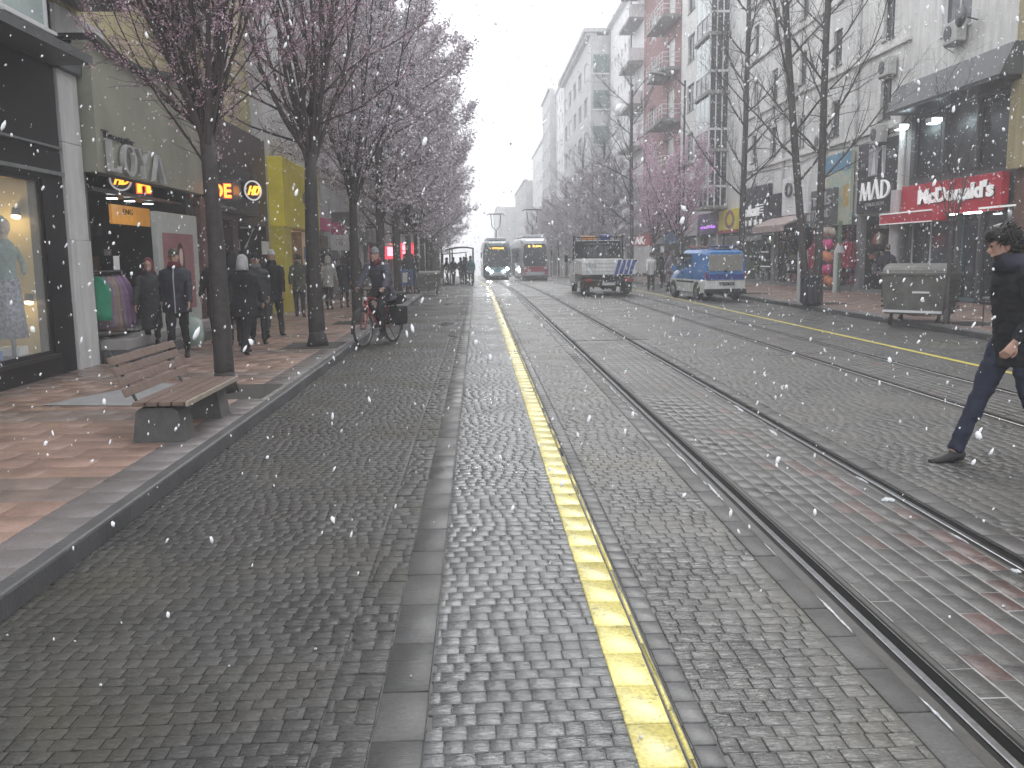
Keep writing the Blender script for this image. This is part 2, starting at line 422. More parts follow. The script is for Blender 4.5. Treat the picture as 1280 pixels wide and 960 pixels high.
K('bike_red', (.30,.02,.035), .3, var=.1)
K('plate_white', (.6,.6,.6), .4)
K('blue_box', (.05,.14,.40), .5, var=.2)
K('bin_dark', (.03,.03,.05), .5, var=.4, scale=8)

def multi(name, cols, rough=.6, estr=0):
    m, nt, b = nodes_of(name); g = nt.nodes.new('ShaderNodeNewGeometry'); rp = nt.nodes.new('ShaderNodeValToRGB'); rp.color_ramp.interpolation = 'CONSTANT'
    e = rp.color_ramp.elements
    for i, c in enumerate(cols):
        if i < 2: e[i].position = i/len(cols); el = e[i]
        else: el = e.new(i/len(cols))
        el.color = (*c, 1)
    nt.links.new(g.outputs['Random Per Island'], rp.inputs['Fac']); nt.links.new(rp.outputs['Color'], b.inputs['Base Color']); b.inputs['Roughness'].default_value = rough
    M[name] = m
multi('goods_multi', [(.04,.035,.035),(.22,.16,.12),(.08,.08,.10),(.35,.30,.24),(.05,.03,.03),(.28,.07,.06),(.12,.16,.10),(.45,.42,.38),(.07,.06,.12),(.16,.10,.06)])
multi('goods_reds', [(.35,.02,.05),(.12,.01,.02),(.50,.05,.14),(.06,.02,.05),(.22,.02,.04),(.30,.05,.22),(.45,.18,.10),(.10,.10,.14)])
multi('goods_cool', [(.05,.07,.06),(.16,.24,.17),(.03,.05,.04),(.30,.36,.33),(.08,.12,.10),(.02,.03,.03),(.20,.22,.14)])
# ------------------------------------------------------------------ ground
def stones(x0, x1, y0, y1, rh, wm, joint=.008, jit=.15, zj=.003, along=False, zt=0., skew=0., bevel=.007, wvar=.22, off=None):
    """block paving in courses. returns boxes: list of (xa,xb,ya,yb,z) with jitter. along=True: courses run along the street"""
    A0, A1, B0, B1 = (y0, y1, x0, x1) if not along else (x0, x1, y0, y1)
    out = []; a = A0; row = 0
    while a < A1-1e-4:
        h = rh*(1+RNG.uniform(-jit, jit)*.6)
        if a+h > A1-rh*.5: h = A1-a
        b = B0 - (RNG.uniform(0, wm) if off is None else (row % 2)*wm*.5)
        while b < B1-1e-4:
            w = wm*(1+RNG.uniform(-wvar, wvar))
            e = min(b+w, B1)
            if B1-e < wm*.35: e = B1
            s = max(b, B0)
            if e-s > .02:
                out.append((s, e, a, a+h, zt+RNG.uniform(-zj, zj)) if not along else (a, a+h, s, e, zt+RNG.uniform(-zj, zj)))
            b = e
        a += h; row += 1
    return np.array(out)

def stone_mesh(name, blocks, mats, mi=None, joint=.008, bevel=.007, jit=.002, tilt=.0015, parent=None, wave=0., jy=None):
    n = len(blocks); xa, xb, ya, yb, z = blocks.T
    j = joint/2
    k_ = j if jy is None else jy/2; xa = xa+j; xb = xb-j; ya = ya+k_; yb = yb-k_
    def ring(ins, dz, zz=None):
        R = np.empty((n, 4, 3))
        R[:,0,0] = xa+ins; R[:,0,1] = ya+ins; R[:,1,0] = xb-ins; R[:,1,1] = ya+ins
        R[:,2,0] = xb-ins; R[:,2,1] = yb-ins; R[:,3,0] = xa+ins; R[:,3,1] = yb-ins
        R[:,:,2] = (z+dz)[:,None]; return R
    J = RNG.uniform(-jit, jit, (n, 4, 2)); T = RNG.uniform(-tilt, tilt, (n, 4))
    rings = [ring(0, -.035), ring(0, -bevel*.8), ring(bevel*.9, 0)]
    for k, r in enumerate(rings):
        r[:,:,:2] += J
        if k: r[:,:,2] += T
    V = np.concatenate(rings, axis=1).reshape(-1, 3)
    if wave: V[:,1] += np.sin(V[:,0]*5+np.sin(V[:,1]*1.3)*1.5)*wave
    base = (np.arange(n)*12)[:,None]
    pat = []
    for k in range(2):
        for q in range(4):
            q2 = (q+1) % 4; pat.append([4*k+q, 4*k+q2, 4*k+4+q2, 4*k+4+q])
    pat.append([8,9,10,11]); pat = np.array(pat)
    F = (base[:,None,:]+pat[None]).reshape(-1, 4)
    V = warpv(V)
    me = bpy.data.meshes.new(name)
    me.vertices.add(len(V)); me.vertices.foreach_set('co', V.ravel())
    me.loops.add(F.size); me.loops.foreach_set('vertex_index', F.ravel().astype(np.int32))
    me.polygons.add(len(F)); me.polygons.foreach_set('loop_start', np.arange(0, F.size, 4, dtype=np.int32))
    for x in mats: me.materials.append(M[x])
    if mi is not None: me.polygons.foreach_set('material_index', np.repeat(mi, len(pat)).astype(np.int32))
    me.update(calc_edges=True)
    o = bpy.data.objects.new(name, me); COL.objects.link(o)
    if parent: o.parent = parent
    return o

YS = [-8]+[y for y in range(0, 30, 6)]+[30+2.5*i for i in range(24)]+[90+10*i for i in range(10)]+[200, 240, 300, 395]
def strip(name, x0, x1, z, m, y0=-8, y1=395, kind='structure', parent=None):
    ys = [y0]+[y for y in YS if y0 < y < y1]+[y1]; t = MB()
    vs = []; fs = []
    for y in ys: vs += [(x0, y, z), (x1, y, z)]
    for i in range(len(ys)-1): fs.append((2*i, 2*i+1, 2*i+3, 2*i+2))
    t.add(vs, fs)
    o = t.build(name, parent, m, warp=True, fixn=False)
    if kind: o['kind'] = kind
    return o

def curb_profile(name, x0, x1, ztop, zbot, y0, y1, m):
    ys = [y0]+[y for y in YS if y0 < y < y1]+[y1]; vs = []; fs = []
    b = .018; s = 1 if x1 > x0 else -1   # x0 road side, x1 walk side
    prof = [(x0, zbot), (x0, ztop-b), (x0+s*b*.3, ztop-b*.3), (x0+s*b, ztop), (x1, ztop)]
    for y in ys: vs += [(p, y, z) for p, z in prof]
    k = len(prof)
    for i in range(len(ys)-1):
        for j in range(k-1): fs.append((k*i+j, k*i+j+1, k*i+k+j+1, k*i+k+j))
    t = MB(); t.add(vs, fs); o = t.build(name, None, m, warp=True); o['kind'] = 'structure'; return o

XKL, XKR = -2.27, 9.35
o = strip('ground', -60, 60, -.16, 'ground'); 
JZ = -.0075; YN = 1.0; YF = 36.
def zone(name, x0, x1, mats, rh, wm, joint_m='asphalt_joint', joint=.0045, far=None, y1=YF, mi=None, along=False, zt=0., bevel=.0027, zj=.0012, wvar=.24, jit=.2, off=None, tilt=.0009, vj=.002, wave=.006, jz=None, jy=None):
    st = strip('road_bed', x0, x1, zt+(JZ if jz is None else jz), joint_m, y1=y1+.5)
    b = stones(x0, x1, YN, y1, rh, wm, along=along, zt=zt, zj=zj, wvar=wvar, jit=jit, off=off)
    idx = mi(b) if mi else None
    so = stone_mesh(name, b, mats, idx, joint=joint, bevel=bevel, tilt=tilt, jit=vj, wave=wave, jy=jy); so['kind'] = 'structure'
    strip('road_surface', x0, x1, zt-.001, far or mats[0], y0=y1+.02)
    return so
zone('left_lane_cobbles', XKL, -.60, ['cobble_dark'], .078, .082, bevel=.0025)
zone('gutter_setts', -.60, -.405, ['cobble_dark'], .10, .095, zj=.004)
zone('gutter_slabs', -.405, -.215, ['gutter_slab', 'slab_dark'], .40, .6, joint=.007, bevel=.005, tilt=.001, mi=lambda b: RNG.integers(0, 2, len(b)), wave=0)
zone('middle_cobbles', -.215, .505, ['cobble_mid'], .088, .086, joint=.0055, bevel=.002)
zone('yellow_guide_tiles', .500, .668, ['yellow_tile'], .285, .6, joint=.008, zt=.003, zj=.001, bevel=.005, tilt=.0008, wave=0, jit=.02)
zone('yellow_guide_edge', .672, .700, ['yellow_tile', 'slab_dark'], .30, .6, joint=.010, zt=.001, zj=.003, bevel=.010, mi=lambda b: (RNG.uniform(0,1,len(b)) < .12).astype(int), wave=0)
zone('edge_tiles', .704, .80, ['slab_grey'], .145, .6, joint=.008, zt=-.001, bevel=.004, wave=0, tilt=.001)
zone('inner_cobbles', .80, 1.50, ['cobble_right'], .085, .092)
zone('track_border_stones', 1.50, 1.64, ['slab_dark'], .34, .6, joint=.009, wave=0)
def redmix(b):
    y = b[:,2]; x = b[:,0]
    p = np.where((y < 6.8) & (x > 2.1), .30, .02)+.08*(np.sin(y*1.7+x*3) > .85)
    return (RNG.uniform(0, 1, len(b)) < p).astype(int)
zone('track_pavers', 1.86, 2.78, ['paver_brick', 'paver_red'], .115, .235, joint_m='sand_joint', joint=.007, jz=-.0022, jy=.0015, along=True, off=1, wvar=.04, jit=0, mi=redmix, zj=.0015, bevel=.004, wave=0)
zone('track_border_stones', 2.95, 3.12, ['slab_dark'], .34, .6, joint=.009, wave=0)
zone('middle_road_cobbles', 3.12, 5.05, ['cobble_far'], .098, .105)
zone('far_track_pavers', 5.30, 6.14, ['paver_brick', 'paver_red'], .115, .235, joint_m='sand_joint', joint=.009, jz=-.0022, jy=.002, along=True, off=1, wvar=.04, jit=0, mi=redmix, zj=.0015, bevel=.004, wave=0)
zone('right_lane_cobbles', 6.30, 7.14, ['cobble_far'], .098, .105)
strip('yellow_road_line', 7.14, 7.24, .002, mat('line_paint', (.62,.52,.08), .45, var=.25, scale=12, bump=.2))
zone('parking_cobbles', 7.24, XKR, ['cobble_far'], .098, .105)
# rails: bed, two steel heads with the flange groove between them
for i, (x0, x1) in enumerate(((1.64, 1.86), (2.78, 2.95), (5.05, 5.30), (6.14, 6.30))):
    strip('rail_bed', x0, x1, -.006, 'rail_bed')
    c = (x0+x1)/2
    strip('rail_seal', c-.055, c+.08, -.0045, 'rail_seal')
    def prof_strip(xa, xb, zt, m, name):
        ys = [-8]+[y for y in YS if -8 < y < 150]+[150]; vs = []; fs = []
        pr = [(xa, -.01), (xa+.003, zt-.003), (xa+.008, zt), (xb-.008, zt), (xb-.003, zt-.003), (xb, -.01)]
        for y in ys: vs += [(p, y, z) for p, z in pr]
        k = len(pr)
        for a in range(len(ys)-1):
            for j in range(k-1): fs.append((k*a+j, k*a+j+1, k*a+k+j+1, k*a+k+j))
        t = MB(); t.add(vs, fs); return t.build(name, rt, m, warp=True)
    rt = thing('tram_rail', ['grooved steel rail nearest the yellow guide line', 'grooved steel rail on the far side of the near track', 'grooved steel rail on the near side of the far track', 'grooved steel rail nearest the thin yellow road line'][i], 'rail', group='rails of the two tram tracks', kind='structure')
    prof_strip(c-.035, c+.008, .004, 'rail_steel', 'rail_head')
    prof_strip(c+.052, c+.062, .001, 'rail_steel', 'rail_lip')
    strip('flange_groove', c+.010, c+.050, -.002, 'groove', y1=150, kind=None, parent=rt)
# expansion joint across the near track
t = MB(); t.box(1.78, 2.83, 17.2, 17.26, -.02, .003); t.box(2.9, 3.3, 17.25, 17.30, -.02, .003); tag(t.build('road_joint', None, 'groove'), kind='structure')
# slush beside the rails
t = MB()
def blob(t, x, y, rx, ry, z=.004, n=20, th=.004):
    a0 = RNG.uniform(0, 6); pts = []
    for k in range(n):
        a = 2*PI*k/n; r = 1+.25*math.sin(2*a+a0)+RNG.uniform(-.34, .34)
        pts.append((x+rx*r*math.cos(a), y+ry*r*math.sin(a)))
    t.add([(p[0], p[1], z-th) for p in pts]+[(x+(p[0]-x)*.86, y+(p[1]-y)*.86, z+RNG.uniform(0, th)) for p in pts],
          [(k, (k+1)%n, n+(k+1)%n, n+k) for k in range(n)]+[tuple(range(n, 2*n))])
t.use('slush')
y = 3.0
while y < 30:
    if RNG.uniform() < .55 + .25*math.sin(y*1.3): blob(t, 1.635+RNG.uniform(-.01,.012), y, RNG.uniform(.003, .011), RNG.uniform(.02, .16), .004, th=.002)
    if RNG.uniform() < .22: blob(t, 2.785+RNG.uniform(-.02,.01), y, RNG.uniform(.004, .018), RNG.uniform(.03, .12), .006)
    y += RNG.uniform(.08, .2)
blob(t, 2.74, 5.78, .035, .05, .007); blob(t, 2.72, 8.1, .02, .12, .007)
for _ in range(140):
    blob(t, RNG.uniform(-2.2, 9), RNG.uniform(2.4, 16), RNG.uniform(.003, .008), RNG.uniform(.003, .009), .007, n=7)
V = None
o = t.build('slush', None); tag(o, kind='stuff')
# puddles on the left lane
for px, py, rx, ry in ((-.74, 22.0, .2, .55), (-.56, 18.8, .12, .35), (-1.35, 34.2, .3, .3), (-1.2, 37.5, .4, .3), (-.7, 42.5, .35, .3), (-1.0, 30.8, .2, .35)):
    t = MB(); blob(t, 0, 0, rx, ry, .009, n=22, th=.002)
    t.v = [(x+px, y+py, z) for x, y, z in t.v]
    tag(t.build('puddle', None, 'puddle', warp=True), kind='structure')
# ---- sidewalks
ZW = .12
curb_profile('left_kerb', XKL, XKL-.10, ZW, -.03, -8, 395, 'kerb_face')
curb_profile('right_kerb', XKR, XKR+.10, ZW, -.03, -8, 395, 'kerb_face')
def walk(name, x0, x1, y0, y1, bandf, rh=.33, wm=.5, mats=('walk_pink', 'walk_grey')):
    b = stones(x0, x1, y0, y1, rh, wm, zt=ZW, zj=.0012, wvar=.0, jit=0, off=1)
    mi = bandf((b[:,0]+b[:,1])/2, (b[:,2]+b[:,3])/2).astype(int)
    o = stone_mesh(name, b, list(mats), mi, joint=.005, bevel=.003, jit=.0005, tilt=.0006); o['kind'] = 'structure'
    return o
strip('left_walk_bed', XKL-.10, -9, ZW-.008, 'asphalt_joint')
strip('right_walk_bed', XKR+.10, 22, ZW-.008, 'asphalt_joint')
bk = stones(XKL-.42, XKL-.10, 1.5, 40, .30, 1., zt=ZW, zj=.0015, jit=.02)
stone_mesh('left_kerb_stones', bk, ['kerb_stone'], joint=.006, bevel=.004)['kind'] = 'structure'
bk = stones(XKR+.10, XKR+.42, 1.5, 60, .30, 1., zt=ZW, zj=.0015, jit=.02)
stone_mesh('right_kerb_stones', bk, ['kerb_stone'], joint=.006, bevel=.004)['kind'] = 'structure'
LB = lambda x, y: ((np.floor(y/.33) % 9) < 2) | (x < -5.3)
walk('left_sidewalk', -6.0, XKL-.42, 1.5, 60, LB)
walk('right_sidewalk', XKR+.42, 14.6, 6., 60, lambda x, y: ((np.floor(y/.33) % 11) < 2))
strip('left_sidewalk_far', -9, XKL-.1, ZW-.001, 'walk_pink', y0=60)
strip('right_sidewalk_far', XKR+.1, 20, ZW-.001, 'walk_pink', y0=60)
t = MB(); t.add([(-4.75,9.75,ZW+.006), (-3.75,9.6,ZW+.006), (-3.2,10.9,ZW+.006), (-4.1,11.4,ZW+.006)], [(0,1,2,3)])
tag(t.build('pale_paving_patch', None, 'sign_grey'), kind='structure')
# ------------------------------------------------------------------ buildings
_win = {}
SIGNM = ['white_panel', 'mc_red', 'sign_navy', 'sign_black', 'awning_beige', 'sign_grey', 'sign_blue', 'white_panel', 'wall_brown', 'goods_green']
def goods(parent, side, X, y0, y1, z0, z1, m='goods_multi', n=60, d=.9):
    t = MB()
    for _ in range(n):
        a = RNG.uniform(y0+.1, y1-.35); z = z0+.05+(z1-z0-.5)*RNG.integers(0, 5)/4; w = RNG.uniform(.08, .32); h = RNG.uniform(.1, .38); x = X+side*(.12+RNG.uniform(0, d)); t.box(x, x+.12, a, a+w, z, z+h, .015)
    return t.build('shelf_goods', parent, m, local=False)

def window(parent, side, X, yc, zc, w, h, frame='frame_white', glass='win_glass', split=2, depth=.16, name='window', curtain=0.):
    """window part: frame, sill; its panes a sub-part. copies share meshes"""
    key = (side, round(w,2), round(h,2), frame, split, depth)
    if key not in _win:
        t = MB(); f = .05; d0 = depth-.05; d1 = depth
        def bx(a0, a1, z0, z1, e=0):
            if side: t.box(side*(d0-e), side*d1, a0, a1, z0, z1)
            else: t.box(a0, a1, d0-e, d1, z0, z1)
        bx(-w/2, -w/2+f, -h/2, h/2); bx(w/2-f, w/2, -h/2, h/2); bx(-w/2+f, w/2-f, h/2-f, h/2); bx(-w/2+f, w/2-f, -h/2, -h/2+f)
        for k in range(1, split):
            a = -w/2+w*k/split; bx(a-f/2, a+f/2, -h/2+f, h/2-f)
        if side: t.box(-side*.05, side*d0, -w/2-.06, w/2+.06, -h/2-.05, -h/2-.003)
        else: t.box(-w/2-.06, w/2+.06, -.05, d0, -h/2-.05, -h/2-.003)
        fr = t.build('wf', None, frame); g = MB()
        if side: g.box(side*(d1-.02), side*(d1-.015), -w/2+.01, w/2-.01, -h/2+.01, h/2-.01)
        else: g.box(-w/2+.01, w/2-.01, d1-.02, d1-.015, -h/2+.01, h/2-.01)
        gl = g.build('wg', None, glass)
        _win[key] = (fr.data, gl.data); bpy.data.objects.remove(fr); bpy.data.objects.remove(gl)
    fd, gd = _win[key]
    pl = world_loc(parent)
    o = bpy.data.objects.new(name, fd); COL.objects.link(o); o.parent = parent
    o.location = (X-pl.x, yc-pl.y, zc-pl.z)
    g = bpy.data.objects.new('pane', gd); COL.objects.link(g); g.parent = o
    if RNG.uniform() < curtain:
        me = gd.copy(); me.materials.clear(); me.materials.append(M['curtain']); g.data = me
    elif glass != 'win_glass':
        pass
    return o

def wall(parent, side, X, y0, y1, z0, z1, openings, m, depth=.2, name='wall', body=9., zb=None):
    """facade wall on plane X with real openings (ya,yb,za,zb) and reveals, plus the closed sides, back and roof slab"""
    ys = sorted({y0, y1, *[v for o in openings for v in o[:2]]}); zs = sorted({z0, z1, *[v for o in openings for v in o[2:4]]})
    ys = [y for y in ys if y0-1e-6 <= y <= y1+1e-6]; zs = [z for z in zs if z0-1e-6 <= z <= z1+1e-6]
    t = MB()
    for i in range(len(ys)-1):
        for j in range(len(zs)-1):
            yc = (ys[i]+ys[i+1])/2; zc = (zs[j]+zs[j+1])/2
            if any(o[0] < yc < o[1] and o[2] < zc < o[3] for o in openings): continue
            t.quad((X,ys[i],zs[j]), (X,ys[i+1],zs[j]), (X,ys[i+1],zs[j+1]), (X,ys[i],zs[j+1]))
    for a, b, c, d in openings:
        e = X+side*depth
        t.quad((X,a,c),(e,a,c),(e,a,d),(X,a,d)); t.quad((X,b,c),(e,b,c),(e,b,d),(X,b,d))
        t.quad((X,a,c),(X,b,c),(e,b,c),(e,a,c)); t.quad((X,a,d),(X,b,d),(e,b,d),(e,a,d))
    Z = X+side*body
    t.quad((X,y0,z0),(Z,y0,z0),(Z,y0,z1),(X,y0,z1)); t.quad((X,y1,z0),(Z,y1,z0),(Z,y1,z1),(X,y1,z1))
    t.quad((Z,y0,z0),(Z,y1,z0),(Z,y1,z1),(Z,y0,z1)); t.quad((X,y0,z1),(X,y1,z1),(Z,y1,z1),(Z,y0,z1))
    return t.build(name, parent, m, local=False, fixn=False)

def room(parent, side, X, y0, y1, z0, z1, d, m='shop_dark', name='shop_interior', floor='step_stone'):
    """hollow shop behind an opening"""
    E = X+side*d; t = MB(); t.use(m)
    t.quad((E,y0,z0),(E,y1,z0),(E,y1,z1),(E,y0,z1)); t.quad((X,y0,z0),(E,y0,z0),(E,y0,z1),(X,y0,z1)); t.quad((X,y1,z0),(E,y1,z0),(E,y1,z1),(X,y1,z1))
    t.quad((X,y0,z1),(X,y1,z1),(E,y1,z1),(E,y0,z1)); t.use(floor); t.quad((X,y0,z0+.01),(X,y1,z0+.01),(E,y1,z0+.01),(E,y0,z0+.01))
    return t.build(name, parent, local=False, fixn=False)
def bx(name, parent, m, *b, bev=0.):
    t = MB(); t.box(*b, bev); return t.build(name, parent, m, local=False)

def ac_unit(loc, rz, label, fan=True):
    a = thing('air_conditioner', label, 'air conditioner', loc, rz, 'air conditioner boxes on the facades')
    t = MB(); t.box(-.42, .42, -.32, -.04, -.3, .3, .03); t.build('casing', a, 'ac_white')
    t = MB(); t.tube([(-.12,-.325,0), (-.12,-.345,0)], [.22,.20], 20); t.build('fan_grille', a, 'dark_grey_metal')
    for s in (-.3, .3): t = MB(); t.beam((s,0,-.33), (s,-.32,-.33), .03, .03); t.beam((s,-.01,-.5), (s,-.30,-.34), .02, .02); t.build('bracket', a, 'grey_metal')
    return a

def facade(name, label, side, X, y0, y1, top, m, floors, zb, win=None, cat='building', group=None, ground_z=4., ground_m='shop_dark', signs=(), body=9., cornice=True, curtain=.35):
    """plain apartment house over shops; floors: list of window-centre heights"""
    b = thing(name, label, cat, (X, (y0+y1)/2, 0), 0, group)
    w, h, step, marg = win or (1.1, 1.35, 2.3, 1.0)
    ops = []; n = max(1, int((y1-y0-2*marg)/step)+1); st = (y1-y0-2*marg)/max(n-1, 1)
    for z in floors:
        for k in range(n):
            yc = y0+marg+st*k if n > 1 else (y0+y1)/2
            ops.append((yc-w/2, yc+w/2, z-h/2, z+h/2))
    wall(b, side, X, y0, y1, ground_z, top, ops, m, body=body)
    for o in ops: window(b, side, X, (o[0]+o[1])/2, (o[2]+o[3])/2, w, h, curtain=curtain)
    t = MB(); t.box(X+side*.25, X+side*body, y0+.01, y1-.01, zb, ground_z)
    npil = max(2, int((y1-y0)/4)+1)
    t.use(m)
    for k in range(npil):
        yy = y0+.15+(y1-y0-.3)*k/(npil-1)
        t.box(X, X+side*.24, yy-.15, yy+.15, zb, ground_z-.003)
    t.mats = [M[ground_m], M[m]]; t.m = [0]*6+[1]*(len(t.f)-6)
    t.build('shop_front', b, local=False)
    y = y0+.4
    while y < y1-2 and y0 < 175:
        L_ = RNG.uniform(2.2, 4.6); L_ = min(L_, y1-y-.3); mm = SIGNM[RNG.integers(0, len(SIGNM))]
        bx('sign_board', b, mm, X-side*.22, X-side*.004, y, y+L_, ground_z-.95, ground_z-.15)
        bx('shop_window', b, 'curtain' if RNG.uniform() < .25 else 'win_glass', X+side*.2, X+side*.245, y+.3, y+L_-.3, zb+.2 if zb > -.1 else float(drop(y))+.25, ground_z-1.1)
        if RNG.uniform() < .35: 
            t = MB(); t.prism([(X-side*.9, ground_z-1.25),(X-side*.004, ground_z-.97),(X-side*.004, ground_z-.93),(X-side*.9, ground_z-1.2)], 'y', y, y+L_); t.build('awning', b, 'awning_beige', local=False)
        y += L_+RNG.uniform(.3, .8)
    if cornice:
        bx('roof_edge', b, m, X-side*.35, X+side*.6, y0-.02, y1+.02, top, top+.25)
    return b
def shop_sign(parent, side, X, y0, y1, z0, z1, m, th=.12, name='sign_board', lit=None):
    o = bx(name, parent, m, X-side*th, X-side*.004, y0, y1, z0, z1)
    return o
XL = -5.75
# ---- A: black granite clothes shop, nearest on the left
A = thing('clothes_shop', 'black granite clothes shop with lit display window and pale glass upper floor', 'shop', (XL, 9.5, 0))
wall(A, -1, XL, 5.5, 12.95, -.05, 4.3, [(6.2, 9.55, .42, 2.75), (9.95, 12.35, .42, 2.75)], 'granite')
for (a, b) in ((6.2, 9.55), (9.95, 12.35)):
    w = window(A, -1, XL, (a+b)/2, 1.585, b-a, 2.33, frame='black_metal', glass='dark_glass', split=1, depth=.08, name='display_window')
    pn = w.children[0]; me = pn.data.copy(); me.materials.clear()
    if 'clear' not in M:
        m_, nt, b_ = nodes_of('clear'); b_.inputs['Base Color'].default_value = (.9,.95,.95,1); b_.inputs['Roughness'].default_value = .03; b_.inputs['Alpha'].default_value = .12; M['clear'] = m_
    me.materials.append(M['clear']); pn.data = me
    r = room(A, -1, XL-.2, a, b, .42, 2.75, 1.1, 'display_wall', 'display_niche')
t = MB(); t.box(XL+.004, XL+.05, 5.5, 12.94, 2.82, 2.87); t.box(XL+.004, XL+.05, 5.5, 12.94, 3.18, 3.21); t.build('sign_trim', A, 'grey_metal', local=False)
bx('canopy', A, 'canopy_grey', XL, XL+.55, 5.5, 12.94, 4.30, 4.42)
t = MB()
ops = [(5.9+1.45*k, 5.9+1.45*k+1.25, 4.75, 7.6) for k in range(5)]
t = wall(A, -1, XL+.02, 5.5, 12.95, 4.43, 10, ops, 'white_panel', depth=.1, name='upper_wall')
for o_ in ops: window(A, -1, XL+.02, (o_[0]+o_[1])/2, (o_[2]+o_[3])/2, o_[1]-o_[0], o_[3]-o_[2], frame='frame_white', glass='pale_glass', split=1, depth=.08)
t = MB(); t.box(XL-1.18, XL-1.0, 10.3, 10.34, 2.2, 2.24)
s = thing('spot_lamp', 'small warm spot lamp glowing high in the display window', 'lamp', (XL-.32, 12.26, 2.26), group='spot lamps of the display window')
t = MB(); t.tube([(0,0,.1), (0,-.02,0)], [.05,.06], 12); t.build('housing', s, 'black_metal'); t = MB(); t.tube([(0,-.021,-.002), (0,-.03,-.02)], [.055,.05], 12); t.build('bulb', s, 'lamp_warm')
s2 = dup(s, (XL-.25, 12.26, 1.13), 0, 'small warm spot lamp low beside the mannequin')
for zz, p in ((2.2, 5), (1.0, 2.5)):
    l = bpy.data.lights.new('spot_light', 'POINT'); l.energy = p; l.color = (1,.75,.4); l.shadow_soft_size = .05
    lo = bpy.data.objects.new('spot_light', l); COL.objects.link(lo); lo.location = (XL-.45, 12.05, zz)
# column between A and B
c = thing('white_column', 'tall white panelled column between the two left shops', 'column', (XL, 13.3, 0))
t = MB(); t.box(-.12, .045, -.33, .33, .1, 1.95, .008); t.box(-.12, .03, -.31, .31, 1.955, 3.3, .008); t.box(-.12, .03, -.31, .31, 3.305, 4.28, .008); t.build('cladding_panel', c, 'white_panel')
t = MB(); t.box(-.2, .10, -.36, .36, 4.285, 4.45, .01); t.build('capital', c, 'canopy_grey')
# ---- B: boutique with the big letters
B = thing('boutique', 'boutique with beige sign wall and large grey raised letters', 'shop', (XL, 16.2, 0))
wall(B, -1, XL, 13.65, 18.75, -.05, 3.5, [(13.75, 18.6, .46, 3.42)], 'granite_grey', depth=.1)
room(B, -1, XL-.1, 13.75, 18.6, .46, 3.43, 3.2); goods(B, -1, XL-1.4, 13.8, 18.5, .5, 2.6, n=70, d=1.3)
t = MB(); t.prism([(13.66,2.95),(18.75,2.95),(18.75,5.12),(16.8,4.86),(15.4,4.68),(14.3,4.72),(13.66,4.8)], 'x', XL+.22, XL-.02); t.build('sign_wall', B, 'beige_fascia', local=False)
t = MB(); pts = [(13.66,4.8),(14.3,4.72),(15.4,4.68),(16.8,4.86),(18.75,5.12)]
t.prism(pts+[(y, z+.1) for y, z in pts[::-1]], 'x', XL+.32, XL-.3); t.build('sign_wall_edge', B, 'black_metal', local=False)
def stroke(t, p, q, wp, wq, x0, x1):
    t.prism([(p[0]-wp/2, p[1]), (p[0]+wp/2, p[1]), (q[0]+wq/2, q[1]), (q[0]-wq/2, q[1])], 'x', x0, x1)
def serif(t, y, z, w, x0, x1, h=.02): t.prism([(y-w/2, z-h/2), (y+w/2, z-h/2), (y+w/2*.8, z+h/2), (y-w/2*.8, z+h/2)], 'x', x0, x1)
def oval(t, yc, zc, ry, rz, wy, wz, x0, x1, a0=0, a1=360, n=28):
    for k in range(n):
        a = math.radians(a0+(a1-a0)*k/n); b = math.radians(a0+(a1-a0)*(k+1)/n)
        o1 = (yc+ry*math.cos(a), zc+rz*math.sin(a)); o2 = (yc+ry*math.cos(b), zc+rz*math.sin(b))
        i1 = (yc+(ry-wy)*math.cos(a), zc+(rz-wz)*math.sin(a)); i2 = (yc+(ry-wy)*math.cos(b), zc+(rz-wz)*math.sin(b))
        t.prism([i1, o1, o2, i2], 'x', x0, x1)
f0, f1 = XL+.25, XL+.32; zb, zt = 3.0, 3.62
def LM(t):
    t.v = [(x, 13.88+(y-14.7)*.88, 2.98+(z-3.0)*.74) for x, y, z in t.v]; return t
L_ = MB(); stroke(L_, (14.78,zb),(14.78,zt),.10,.10,f0,f1); L_.prism([(14.83,zb),(15.16,zb),(15.20,zb+.15),(15.13,zb+.07),(14.83,zb+.07)], 'x', f0, f1); serif(L_,14.78,zt,.24,f0,f1); LM(L_).build('letter_l', B, 'steel_letter', local=False)
L_ = MB(); oval(L_, 15.62, (zb+zt)/2, .31, .33, .10, .05, f0, f1); LM(L_).build('letter_o', B, 'steel_letter', local=False)
L_ = MB(); stroke(L_,(16.30,zb),(16.30,zb+.28),.10,.10,f0,f1); stroke(L_,(16.30,zb+.28),(16.06,zt),.10,.10,f0,f1); stroke(L_,(16.31,zb+.28),(16.56,zt),.06,.06,f0,f1); serif(L_,16.05,zt,.22,f0,f1); serif(L_,16.57,zt,.18,f0,f1); serif(L_,16.3,zb,.22,f0,f1); LM(L_).build('letter_y', B, 'steel_letter', local=False)
L_ = MB(); stroke(L_,(16.82,zb),(17.08,zt),.05,.05,f0,f1); stroke(L_,(17.38,zb),(17.1,zt),.11,.11,f0,f1); serif(L_,16.82,zb,.18,f0,f1); serif(L_,17.38,zb,.24,f0,f1); LM(L_).build('letter_a', B, 'steel_letter', local=False)
text('small_lettering', 'Tesettür', 13.85, 15.1, 3.58, 3.47, XL+.22, -1, 'black_metal', B, depth=.03)
